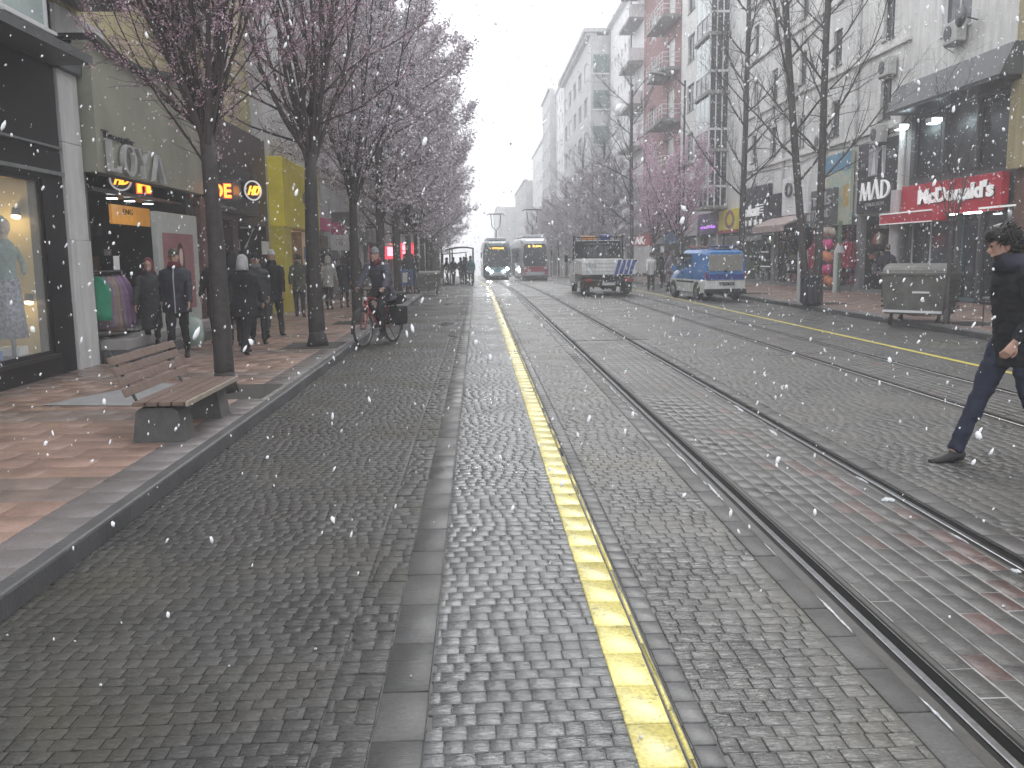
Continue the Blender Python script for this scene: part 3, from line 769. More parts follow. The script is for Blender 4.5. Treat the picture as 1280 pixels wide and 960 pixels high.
# hanging board inside, lights, steps
t = MB(); t.box(XL-.70, XL-.65, 16.25, 18.1, 2.30, 2.64); t.build('hanging_board', B, 'sign_orange', local=False)
text('board_lettering', 'ENG', 16.75, 17.2, 2.58, 2.48, XL-.65, -1, 'sign_black', B, .01);
for k, y in enumerate((15.41, 16.17, 17.05)):
    l = thing('ceiling_lamp', ['round white ceiling lamp nearest the column in the boutique entrance', 'middle round white ceiling lamp of the boutique entrance', 'round white ceiling lamp nearest the white poster stand'][k], 'lamp', (XL-.30, y, 2.70), group='ceiling lamps of the boutique')
    t = MB(); t.tube([(0,0,.02),(0,0,-.02)], .1, 16); t.build('ring', l, 'grey_metal'); t = MB(); t.tube([(0,0,-.021),(0,0,-.028)], .085, 16); t.build('lens', l, 'lamp_white')
def hdbadge(name, parent, y, z, r, x, facey=False):
    t = MB(); oval(t, y, z, r, r, r*.14, r*.14, x, x+.03); t.build('badge_ring', parent, 'sign_white', local=False)
    text('badge_lettering', 'HD', y-r*.62, y+r*.62, z+r*.45, z-r*.45, x+.0, -1, 'neon_orange', parent, .035, bold=.03, shear=.25)
t = MB(); t.box(XL-.6, XL-.12, 14.2, 18.5, 2.72, 2.78); t.build('entrance_soffit', B, 'granite_grey', local=False)
def turned_sign(label, x, y, z, w, h, rz, badge=None, word=None):
    s = thing('neon_sign', label, 'sign', (x, y, z), 0)
    t = MB()
    if badge: t.tube([(x-.05,y,z),(x,y,z)], badge*1.12, 26)
    else: t.box(x-.05, x, y-w/2-.05, y+w/2+.05, z-h/2-.06, z+h/2+.06, .01)
    t.build('board', s, 'sign_black', local=False)
    if badge: hdbadge('b', s, y, z, badge, x+.004)
    else:
        text('neon_outline', word, y-w/2-.012, y+w/2+.012, z+h/2+.015, z-h/2-.015, x, -1, 'neon_red', s, .02, bold=.05)
        text('neon_lettering', word, y-w/2, y+w/2, z+h/2, z-h/2, x, -1, 'neon_orange', s, .035, bold=.02)
    t = MB(); t.tube([(x-.03,y,z+h/2),(x-.03,y,z+h/2+.45)], .012, 6); t.build('hanger', s, 'black_metal', local=False)
    s.rotation_euler.z = rz; return s
turned_sign('round black badge with orange letters hanging behind the large grey letters', XL-.32, 15.87, 3.02, .4, .4, -.85, badge=.19)
turned_sign('small orange neon letter hanging right of the round badge in the boutique', XL-.32, 16.93, 2.95, .24, .17, -.85, word='n')
st = thing('shop_step', 'pale stone step platform in front of the boutique', 'step', (XL+.35, 16.1, ZW))
t = MB(); t.box(-.45, .25, -2.3, 2.35, .0, .18, .01); t.build('lower_step', st, 'granite_grey'); t = MB(); t.box(-.45, .05, -2.3, 2.35, .182, .34, .01); t.build('upper_step', st, 'step_stone')
# poster stand with a woman
ps = thing('poster_stand', 'white framed stand with pink poster of a long haired woman', 'poster', (XL+.04, 17.45, .46))
t = MB(); t.box(-.06, .06, -1.13, 1.13, 0, 2.05, .015); t.build('frame', ps, 'poster_frame')
t = MB(); t.box(.061, .066, -.93, .80, .25, 1.68); t.build('poster', ps, 'poster_pink')
t = MB(); t.use('poster_hair'); t.prism([(-.33,.62),(-.25,1.25),(-.13,1.48),(.01,1.52),(.13,1.45),(.21,1.25),(.25,.85),(.31,.6)], 'x', .067, .069)
t.use('poster_skin'); t.prism([(-.08,1.15),(-.09,1.30),(-.03,1.40),(.07,1.40),(.12,1.30),(.10,1.15),(.03,1.07)], 'x', .070, .072)
t.use('poster_grey'); t.prism([(-.30,.26),(-.25,.75),(-.08,.98),(.15,.98),(.33,.78),(.41,.26)], 'x', .0665, .0685)
t.use('poster_hair'); t.prism([(-.17,.5),(-.15,1.2),(-.08,1.2),(-.08,.5)], 'x', .0705, .0715); t.build('portrait', ps)
# clothes rack
rk = thing('clothes_rack', 'chrome clothes rack on the boutique step with two price cards', 'clothes rack', (XL-.05, 14.35, .47))
t = MB()
for s in (-.6, .6): t.tube([(0,s,.03),(0,s,1.02)], .014, 8); t.tube([(-.22,s,.03),(.22,s,.03)], .014, 8)
t.tube([(0,-.6,1.02),(0,.6,1.02)], .014, 8); t.tube([(0,-.6,.12),(0,.6,.12)], .012, 8); t.build('rack_frame', rk, 'rail_steel')
t = MB(); t.box(-.005,.005,.30,.52,1.04,1.26); t.build('price_card', rk, 'frame_white')
glb = ['bright green dress hanging at the near end of the rack', 'dark mauve garment hanging between the green dress and the tan one', 'tan garment hanging in the middle of the clothes rack', 'pale mauve garment hanging beside the purple dresses', 'purple dress hanging on the far half of the rack', 'purple dress hanging at the far end of the rack']
for k, (mm, y, ln) in enumerate((('cloth_green',-.5,.66), ('cloth_mauve',-.3,.8), ('cloth_tan',-.12,.86), ('cloth_mauve',.06,.82), ('cloth_purple',.25,.84), ('cloth_purple',.45,.8))):
    g = thing('hanging_dress', glb[k], 'dress', (XL-.05, 14.35+y, .47+.98), 0, 'garments on the clothes rack')
    t = MB(); rings = []
    for i in range(7):
        f = i/6; z = -.03-ln*f; w = .10+.12*min(1, f*4)+.03*f
        rings.append(((0, .02*math.sin(f*5+k), z), (w, 0, 0), (0, .05+.03*f, 0)))
    t.loft(rings, 20); t.v = [(x+.012*math.sin(z*3+math.atan2(y2, x)*7), y2*(1+.3*math.sin(math.atan2(y2, x)*7)), z) for x, y2, z in t.v]
    t.build('fabric', g, mm, smooth=True)
    t = MB(); t.tube([(-.14,0,-.04),(0,0,.0),(.14,0,-.04)], .006, 5); t.tube([(0,0,0),(0,0,.04)], .004, 5); t.build('hanger', g, 'rail_steel')
# upper building over the boutique
U = thing('apartment_building', 'yellowish apartment house above the boutique with pink blossom in front', 'building', (XL, 16, 5))
ops = [(14.3+1.7*k, 15.3+1.7*k, z, z+1.4) for k in range(6) for z in (6.2, 9.2)]
wall(U, -1, XL-.32, 13.0, 25.2, 4.6, 13.5, ops, 'wall_yellow')
for o_ in ops: window(U, -1, XL-.32, (o_[0]+o_[1])/2, (o_[2]+o_[3])/2, 1.0, 1.4, curtain=.3)
bx('wall_panel', U, 'wall_grey', XL-.31, XL-.2, 13.6, 15.3, 4.85, 5.3)
t = MB(); t.box(XL-.3, XL+.45, 13.05, 14.7, 5.45, 5.6); t.build('balcony_slab', U, 'canopy_grey', local=False)
a = ac_unit((XL+.35, 13.9, 5.95), PI/2, 'large grey air conditioner above the boutique sign wall'); a.scale = (1.3, 1.1, 1.1)
# brick pillar and döner shop
bp = thing('brick_pillar', 'narrow dark red brick pillar right of the poster stand', 'pillar', (XL+.03, 19.12, 0))
t = MB()
for k in range(38): t.box(-.1+.004*(k%2), .1, -.35, .35, .1+k*.074, .1+k*.074+.066)
t.build('brick', bp, 'brick_dark')
C_ = thing('restaurant', 'dark maroon restaurant front with orange neon letters and round badge', 'shop', (XL, 22.3, 0))
wall(C_, -1, XL, 19.5, 25.3, -.05, 4.8, [(19.7, 21.6, .2, 2.55), (22.1, 25.0, .5, 2.5)], 'wall_maroon')
room(C_, -1, XL-.2, 19.7, 25.0, .2, 2.6, 2.5, 'shop_dark'); goods(C_, -1, XL-.4, 19.8, 24.9, .3, 2.3, n=40)
bx('sign_board', C_, 'sign_black', XL+.004, XL+.16, 19.55, 23.6, 2.72, 3.75)
turned_sign('orange neon letters DE on the dark maroon restaurant front', XL+.36, 19.55, 3.08, .40, .28, -1.0, word='DE')
turned_sign('round orange lettered badge between neon letters and yellow sign', XL+.36, 22.25, 3.27, .5, .5, -.75, badge=.24)
text('small_lettering', 'iskender', 20.1, 21.4, 2.84, 2.76, XL+.16, -1, 'sign_grey', C_, .02)
t = MB(); t.box(XL-.1, XL-.05, 20.0, 20.5, 1.0, 2.4); t.build('menu_panel', C_, 'sign_orange', local=False)
t = MB(); t.box(XL+.01, XL+.04, 24.35, 25.1, 1.75, 2.1); t.build('notice_card', C_, 'frame_white', local=False)
t = MB(); t.tube([(XL+.02,22.3,2.4),(XL+.02,23.6,2.42),(XL+.02,22.6,1.9)], .03, 6); t.build('curved_neon_tube', C_, 'sign_grey', local=False)
# ---- D yellow shop
D = thing('yellow_shop', 'shop with large yellow sign box and yellow corner pylon', 'shop', (XL, 28.2, 0))
wall(D, -1, XL, 25.3, 31.2, -.05, 8.5, [(26.5, 31.0, .3, 2.5)], 'wall_grey')
room(D, -1, XL-.2, 26.5, 31.0, .3, 2.5, 1.8, 'goods_mix'); goods(D, -1, XL-.3, 26.5, 31, .3, 2.4, n=80)
bx('sign_box', D, 'sign_yellow', XL+.004, XL+.42, 25.45, 31.1, 2.52, 4.42, bev=.02)
bx('pylon', D, 'sign_yellow_dark', XL+.002, XL+.40, 25.4, 26.4, .12, 2.515, bev=.01)
t = MB(); t.add([(XL+.425,28.3,3.3),(XL+.425,29.1,3.25),(XL+.425,29.3,3.6),(XL+.425,28.7,3.72),(XL+.425,28.2,3.55)], [(0,1,2,3,4)]); t.build('logo_patch', D, 'sign_grey', local=False)
t = MB(); [t.box(XL-.6, XL-.5, 26.7+k*.8, 27.3+k*.8, 2.38, 2.42) for k in range(5)]; t.build('light_tube', D, 'lamp_warm', local=False)
t = MB(); [t.box(XL-.8, XL-.5, 26.6+k*.7, 27.1+k*.7, .5+j*.5, .85+j*.5) for k in range(6) for j in range(4) if RNG.uniform()<.8]; t.build('shelf_goods', D, 'goods_orange', local=False)
bx('screen', D, 'sign_blue', XL+.01, XL+.06, 30.2, 30.9, 1.6, 2.0)
# ---- E grey house with arched bay
E_ = thing('corner_house', 'grey house with arched white oriel window and pink shop signs', 'building', (XL, 37, 0))
ops = [(32.3, 34.0, 3.6, 4.9)]+[(32.3+k*2.6, 33.9+k*2.6, 6.6, 8.1) for k in range(4)]+[(32.3+k*2.6, 33.9+k*2.6, 9.6, 11.1) for k in range(4)]
wall(E_, -1, XL, 31.2, 44, 2.0, 13.5, ops, 'wall_grey')
for o_ in ops: window(E_, -1, XL, (o_[0]+o_[1])/2, (o_[2]+o_[3])/2, o_[1]-o_[0], o_[3]-o_[2])
wall(E_, -1, XL, 31.2, 44, -.5, 1.98, [(33, 35.5, .1, 1.9), (36, 39, .1, 1.9), (39.5, 43.5, .1, 1.9)], 'wall_dgrey', name='shop_wall')
room(E_, -1, XL-.2, 33, 43.5, .1, 1.95, 2, 'shop_dark')
t = MB(); arc = [(36.0,3.4),(42.2,3.4),(42.2,4.35)]+[(39.1+3.1*math.cos(PI*k/12), 4.35+.75*math.sin(PI*k/12)) for k in range(1, 12)]+[(36.0,4.35)]
t.prism(arc, 'x', XL+.75, XL); t.build('oriel', E_, 'wall_grey', local=False)
t = MB(); [t.box(XL+.752, XL+.775, 36.3+k*1.15, 37.3+k*1.15, 3.55, 4.4) for k in range(5)]; t.build('oriel_glazing', E_, 'curtain', local=False)
t = MB(); t.prism([(p, q+.02) for p, q in arc[2:]]+[(p, q+.14) for p, q in arc[2:][::-1]], 'x', XL+.85, XL); t.build('oriel_roof', E_, 'black_metal', local=False)
bx('sign_board', E_, 'goods_pink', XL+.01, XL+.25, 32.0, 34.2, 2.6, 3.05)
bx('sign_board', E_, 'goods_pink', XL+.01, XL+.25, 36.0, 38.2, 2.55, 3.0); bx('awning', E_, 'canopy_grey', XL+.01, XL+.6, 38.6, 43.5, 2.3, 2.95)
bx('wall_poster', E_, 'wood', XL+.01, XL+.1, 33.2, 34.6, 2.02, 2.42)
nb = thing('hanging_sign', 'small white square sign with black marks on the grey house', 'sign', (XL+.4, 35.5, 2.2)); t = MB(); t.box(-.35, .35, -.04, .04, -.3, .3, .01); t.build('board', nb, 'frame_white'); text('sign_lettering', 'GS', XL+.25, XL+.52, 2.34, 2.1, 35.46, 0, 'sign_grey', nb, .01)
nb = thing('vertical_sign', 'tall grey vertical sign reading NA beside the couple', 'sign', (XL+.35, 34.6, 1.3)); t = MB(); t.box(-.3, .3, -.04, .04, -1, .55, .01); t.build('board', nb, 'sign_grey'); text('sign_lettering', 'NA', XL+.12, XL+.58, 1.8, 1.45, 34.56, 0, 'sign_black', nb, .01)
# ---- further houses on the left
facade('apartment_building', 'dark grey apartment house beyond the arched oriel house', -1, XL, 44, 56, 13.5, 'wall_dgrey', [5.5, 8.5, 11.5], -1.5, ground_z=3.4)
facade('apartment_building', 'pale grey apartment house behind the red lit signs', -1, XL-.2, 56, 72, 15.5, 'wall_grey', [5.2, 8.2, 11.2, 14], -2, ground_z=3.2)
facade('apartment_building', 'brownish apartment house beyond the pale one, left row', -1, XL, 72, 90, 13.5, 'wall_cream2', [5, 8, 11], -3, ground_z=2.8)
facade('apartment_building', 'light grey apartment house near the far end of the left row', -1, XL-1, 90, 118, 15, 'wall_grey', [5, 8, 11], -4, ground_z=2.4, win=(1.2,1.4,3.2,1.5))
facade('apartment_building', 'faint farthest apartment block of the left row', -1, XL-3, 118, 170, 14, 'wall_grey', [5, 8, 11], -6, ground_z=2.2, win=(1.4,1.5,5,2))
for y, z, lab in ((58.5, 1.95, 'pinkish square lit sign nearer to the camera on the left row'), (66, 2.08, 'bright pink square lit sign on the left row above the passers-by')):
    s = thing('light_box', lab, 'sign', (XL+.3+(.3 if y > 60 else 0), y, z), group='pink lit signs on the left row')
    t = MB(); t.box(-.62, .62, -.06, .06, -.5, .5, .02); t.build('case', s, 'sign_red_lit'); t = MB(); t.box(-.35, .35, -.075, -.061, -.3, .32); t.build('lit_face', s, 'sign_pink_lit')
XR = 14.1
K('dull_glass', (.035,.037,.04), .38, var=.6, scale=1.5)
# ---- R0 edge building behind the walking man
R0 = thing('corner_house', 'brown stone house front with yellowish green column at the right edge', 'building', (XR, 18, 0))
wall(R0, 1, XR, 10, 23.45, -.05, 5.9, [(11, 16, .3, 2.5), (17, 22.4, .3, 2.5)], 'wall_brown')
for a, b in ((11, 16), (17, 22.4)): window(R0, 1, XR, (a+b)/2, 1.4, b-a, 2.2, frame='black_metal', glass='dark_glass', split=3)
bx('column', R0, 'wall_yellow', XR-.25, XR-.002, 22.7, 23.5, 3.7, 5.9)
ops = [(11+2.6*k, 12.3+2.6*k, z, z+1.5) for k in range(5) for z in (7.3, 10.2, 13.1)]
wall(R0, 1, XR-.2, 10, 23.45, 5.92, 17, ops, 'wall_yellow', name='upper_wall')
for o_ in ops: window(R0, 1, XR-.2, (o_[0]+o_[1])/2, (o_[2]+o_[3])/2, o_[1]-o_[0], o_[3]-o_[2])
# ---- R1 burger restaurant
R1 = thing('burger_restaurant', 'cream house with red burger restaurant sign and grey canopy', 'restaurant', (XR, 26.5, 0))
gops = [(23.7, 25.0, .2, 2.8), (25.1, 26.15, .2, 2.8), (26.3, 28.0, 1.15, 2.55), (28.1, 29.2, 1.15, 2.55)]
wall(R1, 1, XR, 23.5, 29.55, -.05, 2.82, gops, 'granite_grey', name='ground_wall')
window(R1, 1, XR, 24.35, 1.5, 1.3, 2.6, frame='black_metal', glass='dark_glass', split=1, name='door'); window(R1, 1, XR, 25.62, 1.5, 1.05, 2.6, frame='tram_teal', glass='dark_glass', split=1, name='door')
window(R1, 1, XR, 27.15, 1.85, 1.7, 1.4, frame='frame_white', glass='win_glass', split=1); window(R1, 1, XR, 28.65, 1.85, 1.1, 1.4, frame='frame_white', glass='dark_glass', split=1)
bx('window_counter', R1, 'frame_white', XR-.3, XR-.004, 26.3, 28.3, .98, 1.14)
bx('sign_panel', R1, 'mc_red', XR-.22, XR-.003, 23.7, 29.35, 2.84, 3.68, bev=.01)
text('sign_lettering', 'McDonald\'s', 28.15, 24.0, 3.52, 3.05, XR-.22, 1, 'sign_white', R1, .06, bold=.035)
text('lettering_shadow', 'McDonald\'s', 28.12, 23.97, 3.50, 3.03, XR-.215, 1, 'sign_black', R1, .03, bold=.05)
t = MB(); t.box(XR-.75, XR-.24, 26.25, 29.7, 2.5, 2.82); t.build('awning', R1, 'mc_red', local=False)
t = MB(); t.box(XR-.77, XR-.752, 26.25, 29.7, 2.79, 2.83); t.box(XR-.77, XR-.752, 26.25, 29.7, 2.47, 2.50); t.box(XR-.75, XR-.24, 29.702, 29.72, 2.5, 2.82); t.build('awning_trim', R1, 'sign_white', local=False)
bx('awning', R1, 'mc_red', XR-.45, XR-.24, 23.5, 26.2, 2.66, 2.835)
bx('awning_trim', R1, 'sign_white', XR-.47, XR-.452, 22.6, 24.3, 2.72, 2.77)
fops = [(23.9, 25.6, 3.95, 5.85), (25.75, 27.45, 3.95, 5.85), (27.6, 29.3, 3.95, 5.85)]
wall(R1, 1, XR+.1, 23.5, 29.55, 2.83, 6.02, fops, 'granite_grey', name='first_floor_wall')
for a, b, c_, d_ in fops: window(R1, 1, XR+.1, (a+b)/2, (c_+d_)/2, b-a, d_-c_, frame='black_metal', glass='dull_glass', split=1)
t = MB(); t.prism([(XR-.8,6.05),(XR+.2,6.05),(XR+.2,6.85),(XR-.45,6.85)], 'y', 23.1, 29.5); t.build('canopy', R1, 'canopy_grey', local=False)
bx('canopy_soffit', R1, 'black_metal', XR-.78, XR+.1, 23.15, 29.45, 5.95, 6.045)
ops = [(26.1, 27.75, 8.0, 9.7), (26.1, 27.75, 11.0, 12.7), (26.1, 27.75, 14.0, 15.7), (23.9, 24.9, 11.0, 12.7), (23.9, 24.9, 14., 15.7)]
wall(R1, 1, XR, 23.5, 29.55, 6.4, 18.5, ops, 'wall_cream', name='upper_wall')
for o_ in ops: window(R1, 1, XR, (o_[0]+o_[1])/2, (o_[2]+o_[3])/2, o_[1]-o_[0], o_[3]-o_[2], glass='win_glass', split=2)
fl = thing('floodlight', 'bright cool white floodlight under the canopy above the red sign', 'floodlight', (XR-.35, 27.25, 5.5), 0, 'floodlights of the burger restaurant')
t = MB(); t.box(-.16, .16, -.2, .2, -.09, .06, .02); t.build('housing', fl, 'ac_white')
t = MB(); t.box(-.12, .12, -.16, .16, -.11, -.092); t.box(-.14,.14,-.22,-.202,-.07,.03); t.build('lamp_glass', fl, 'lamp_cool')
t = MB(); t.tube([(0,0,.06),(.3,0,.4)], .02, 6); t.build('arm', fl, 'dark_grey_metal')
f2 = dup(fl, (XR-.35, 29.35, 5.6), 0, 'bright cool white floodlight at the corner above the dark MAD sign')
for k, y in enumerate((24.3, 24.75, 25.5)):
    l = thing('downlight', ['white oval awning lamp at the far end of the three', 'middle white oval awning lamp over the doors', 'white oval awning lamp nearest the window'][::-1][k], 'lamp', (XR-.5, y, 2.62), 0, 'white lamps under the red awning')
    t = MB(); t.box(-.05,.05,-.16,.16,-.0,.04,.01); t.build('lens', l, 'lamp_white'); t = MB(); t.box(-.05,.05,-.16,.16,.041,.06); t.build('base', l, 'ac_white')
pl = thing('white_pillar', 'round pale pillar between the red awning and the MAD shop', 'pillar', (XR-.25, 29.62, 0))
t = MB(); t.tube([(0,0,.1),(0,0,3.6)], .19, 20); t.build('shaft', pl, 'white_panel', smooth=False); t = MB(); t.tube([(.1,0,3.6),(.1,0,6.2)], .11, 12); t.build('drain_pipe', pl, 'wall_cream2')
ac_unit((XR-.02, 26.6, 7.85), -PI/2, 'white air conditioner under the near window of the cream house')
for k, (y, z) in enumerate(((30.9, 7.75), (31.3, 5.6), (36.6, 6.0), (40.3, 8.6))):
    ac_unit((XR-.02, y, z), -PI/2, ['white air conditioner between two windows above the MAD sign', 'dark stained air conditioner directly above the MAD sign', 'air conditioner beside the window above the beach poster', 'air conditioner behind the twin trunks high on the cream house'][k])
# dish
d = thing('satellite_dish', 'round satellite dish beside the near air conditioner', 'satellite dish', (XR-.2, 25.75, 8.1)); t = MB()
t.loft([((-.3,0,0),(0,.3,0),(0,0,.3)), ((-.24,0,0),(0,.24,0),(0,0,.24)), ((-.18,0,0),(0,.03,0),(0,0,.03))], 20); t.build('reflector', d, 'canopy_grey', smooth=True); t = MB(); t.tube([(-.2,0,0),(.2,0,-.1)], .02, 6); t.build('arm', d, 'dark_grey_metal')
# ---- R2 cream apartment house over the small shops
R2 = thing('apartment_building', 'cream apartment house with narrow windows above the row of small shops', 'building', (XR, 38.6, 0))
ops = []
for yc in (31.35, 35.75, 39.5, 43.2, 46.2):
    for z in (6.1, 8.75, 11.45, 14.1): ops.append((yc-.42, yc+.42, z, z+1.35))
wall(R2, 1, XR, 29.56, 47.75, 2.9, 19, ops, 'wall_cream2')
for o_ in ops: window(R2, 1, XR, (o_[0]+o_[1])/2, (o_[2]+o_[3])/2, o_[1]-o_[0], o_[3]-o_[2], glass='win_glass', frame='frame_dark', split=2, curtain=.2)
gops = [(30.0, 32.9, .2, 2.85), (33.3, 38.2, .3, 2.6), (38.5, 42.6, .2, 2.7), (43.0, 47.4, .2, 2.5)]
wall(R2, 1, XR, 29.56, 47.75, -.3, 2.89, gops, 'wall_dgrey', name='shop_wall')
for k, (a, b, c_, d_) in enumerate(gops): room(R2, 1, XR+.2, a, b, c_, d_, 1.6, ['shop_dark', 'goods_red', 'shop_dark', 'goods_green'][k]); goods(R2, 1, XR, a, b, c_, d_, ['goods_multi', 'goods_reds', 'goods_multi', 'goods_cool'][k], 110, .7)
t = MB(); [t.box(XR-.12, XR-.003, 29.6, 47.7, z, z+.10) for z in (5.72, 8.35, 11.05, 13.7)]; t.build('string_course', R2, 'wall_cream2', local=False)
for y in (33.6, 41.5): t = MB(); t.tube([(XR-.07,y,3.0 if y > 40 else 5.5),(XR-.07,y,19)], .055, 8); t.build('drain_pipe', R2, 'wall_grey', local=False)
t = MB(); t.tube([(XR-.03,30.2,5.6),(XR-.05,33,5.45),(XR-.03,36.5,5.62),(XR-.05,40,5.4),(XR-.03,47,5.6)], .015, 5); t.build('wall_cable', R2, 'black_metal', local=False)
t = MB(); t.use('sign_black')
t.box(XR-0.100, XR-.03, 29.85, 33.15, 2.95, 5.42)
t.build('sign_panel', R2, local=False); sg = R2
ph = MB(); ph.use('poster_grey'); ph.box(XR-0.110, XR-0.104, 30.9, 32.25, 4.25, 5.2); ph.use('c_charcoal'); ph.add([(XR-0.114,31.1,4.26),(XR-0.114,31.5,4.26),(XR-0.114,31.45,5.0),(XR-0.114,31.2,5.15)], [(0,1,2,3)]); ph.use('frame_white'); ph.add([(XR-0.115,31.65,4.3),(XR-0.115,32.0,4.3),(XR-0.115,31.8,5.1)], [(0,1,2)]); ph.add([(XR-0.115,31.0,4.3),(XR-0.115,31.15,4.3),(XR-0.115,31.2,5.1)], [(0,1,2)]); ph.build('sign_photo', R2, local=False)
def lstroke(t, a, b, w): 
    (y0,z0),(y1,z1) = a,b; t.prism([(y0-w/2,z0),(y0+w/2,z0),(y1+w/2,z1),(y1-w/2,z1)], 'x', XR-0.160, XR-0.105)
zb, zt = 3.42, 4.05
Lm = MB()
for a, b, w in (((32.75,zb),(32.62,zt),.07), ((32.62,zt),(32.36,zb),.11), ((32.36,zb),(32.10,zt),.06), ((32.10,zt),(31.98,zb),.11)): lstroke(Lm, a, b, w)
Lm.build('letter_m', R2, 'sign_white', local=False)
Lm = MB(); lstroke(Lm, (31.85,zb),(31.55,zt+.06),.06); lstroke(Lm, (31.28,zb),(31.55,zt+.06),.12); Lm.build('letter_a', R2, 'sign_white', local=False)
Lm = MB(); lstroke(Lm, (31.05,zb),(31.05,zt),.11); t2 = MB(); oval(t2, 31.02, (zb+zt)/2, .58, (zt-zb)/2, .13, .05, XR-0.160, XR-0.105, 90, 270, 16); Lm.add(t2.v, t2.f); Lm.build('letter_d', R2, 'sign_white', local=False)
text('small_lettering', 'COLLECTION', 32.4, 30.9, 3.32, 3.2, XR-0.105, 1, 'steel_letter', R2, .02)
text('small_lettering', 'MV', 32.85, 32.45, 4.75, 4.5, XR-0.105, 1, 'sign_grey', R2, .02); text('small_lettering', 'MV', 30.7, 30.15, 4.95, 4.7, XR-0.105, 1, 'sign_grey', R2, .02)
bp_ = thing('poster_banner', 'tall colourful banner with blue top and yellow patches left of the MAD sign', 'banner', (XR-.15, 34.9, 2.62))
t = MB(); t.box(-.06,.06,-1.38,1.38,0,2.75); t.build('board', bp_, 'poster_sand')
t = MB(); t.box(-.07,-.061,-1.36,1.1,2.05,2.7); t.build('blue_patch', bp_, 'poster_sky'); t = MB(); t.prism([(-1.3,.7),(-.8,.65),(-.72,1.45),(-1.25,1.5)], 'x', -.07, -.061); t.build('yellow_patch', bp_, 'poster_gold'); t = MB(); t.prism([(.1,.75),(.9,.7),(.7,1.15),(.2,1.1)], 'x', -.07, -.061); t.build('coral_patch', bp_, 'poster_coral'); t = MB(); t.prism([(.6,.1),(1.37,.1),(1.37,1.6),(1.0,1.5)], 'x', -.075, -.0615); t.build('dark_patch', bp_, 'sign_grey')
nm = thing('shop_sign', 'raised letters nails mint on the shop front beside the colourful banner', 'sign', (XR-.4, 35.8, 2.75))
t = MB(); t.box(0,.2,-1.2,1.15,-.1,1.3); t.build('backing', nm, 'canopy_grey')
text('sign_lettering', 'nails', 36.9, 34.75, 3.95, 3.42, XR-.41, 1, 'steel_letter', nm, .05); text('sign_lettering', 'mint', 36.9, 34.9, 3.38, 2.95, XR-.41, 1, 'steel_letter', nm, .05)
# goods of the red shop
gl = thing('goods_display', 'tall display of pink and orange goods in front of the red shop', 'display', (XR-.35, 35.2, ZW))
for z, mm, nmn in ((2.25,'goods_skin','striped_top'), (1.75,'goods_pink','pink_goods'), (1.3,'goods_orange','orange_goods'), (.8,'goods_pink','pink_goods'), (.35,'goods_orange','orange_goods')):
    t = MB(); [t.ell((RNG.uniform(-.1,.1), -.5+k*.25, z+RNG.uniform(-.05,.05)), (.16,.17,.2), 8, 5) for k in range(5)]; t.build(nmn, gl, mm, smooth=True)
t = MB(); t.box(.05,.15,-.65,.65,0,2.4); t.build('rack', gl, 'dark_grey_metal')
for k, (y, lab) in enumerate(((33.9, 'dark red garment rack nearest the MAD shop'), (37.4, 'dark red garment rack behind the twin trunks'))):
    g = thing('garment_rack', lab, 'clothes rack', (XR-.2, y, ZW), 0, 'garment racks of the red shop')
    t = MB(); t.tube([(0,-.75,1.9),(0,.75,1.9)], .015, 6); t.tube([(0,-.75,0),(0,-.75,1.9)], .015, 6); t.tube([(0,.75,0),(0,.75,1.9)], .015, 6); t.build('rack_frame', g, 'rail_steel')
    t = MB(); [t.loft([((0,-.65+q*.12,1.86),(.12,0,0),(0,.03,0)), ((0,-.65+q*.12,1.3),(.2,0,0),(0,.05,0)), ((0,-.65+q*.12,.75+RNG.uniform(0,.4)),(.22,0,0),(0,.06,0))], 8) for q in range(11)]; t.build('garments', g, 'goods_red')
# louvre wall, awning, dark boards, electronics shop
t = MB(); [t.box(XR-.10, XR-.004, 38.1, 41.4, 3.25+k*.11, 3.25+k*.11+.1) for k in range(15)]; t.build('louvre_wall', R2, 'wall_white', local=False)
t = MB(); oval(t, 40.4, 4.35, .4, .32, .09, .09, XR-.2, XR-.11); oval(t, 39.5, 4.35, .35, .32, .09, .09, XR-.2, XR-.11, 60, 300); t.build('round_letters', R2, 'canopy_grey', local=False)
t = MB(); t.prism([(XR-1.0,2.72),(XR-.01,3.18),(XR-.01,3.24),(XR-1.0,2.78)], 'y', 38.4, 42.9); t.box(XR-1.01, XR-.99, 38.4, 42.9, 2.5, 2.79); t.build('awning', R2, 'awning_pinkish', local=False)
bx('dark_board', R2, 'sign_black', XR-.16, XR-.004, 41.42, 43.0, 3.0, 4.3)
bx('shop_board', R2, 'sign_navy', XR-.2, XR-.004, 43.05, 47.7, 2.55, 4.85)
text('sign_lettering', 'volkan', 47.3, 44.4, 3.95, 3.4, XR-.2, 1, 'sign_white', R2, .04, bold=.03)
t = MB(); [t.box(XR-.23, XR-.204, 44.4-.0, 44.4+.6-.6*0, 3.5+.13*k, 3.55+.13*k) for k in range(4)]; [t.box(XR-.23, XR-.204, 43.75, 44.3, 3.5+.13*k, 3.55+.13*k) for k in range(4)]
t.build('sign_lines', R2, 'sign_white', local=False)
t = MB(); [t.box(XR-.23, XR-.204, 43.9+k*.85, 44.3+k*.85, 2.95, 3.22) for k in range(4)]; t.build('sign_icons', R2, 'sign_white', local=False)
bx('window_banner', R2, 'sign_grey', XR-.12, XR-.003, 44.5, 47.5, 2.2, 2.5)
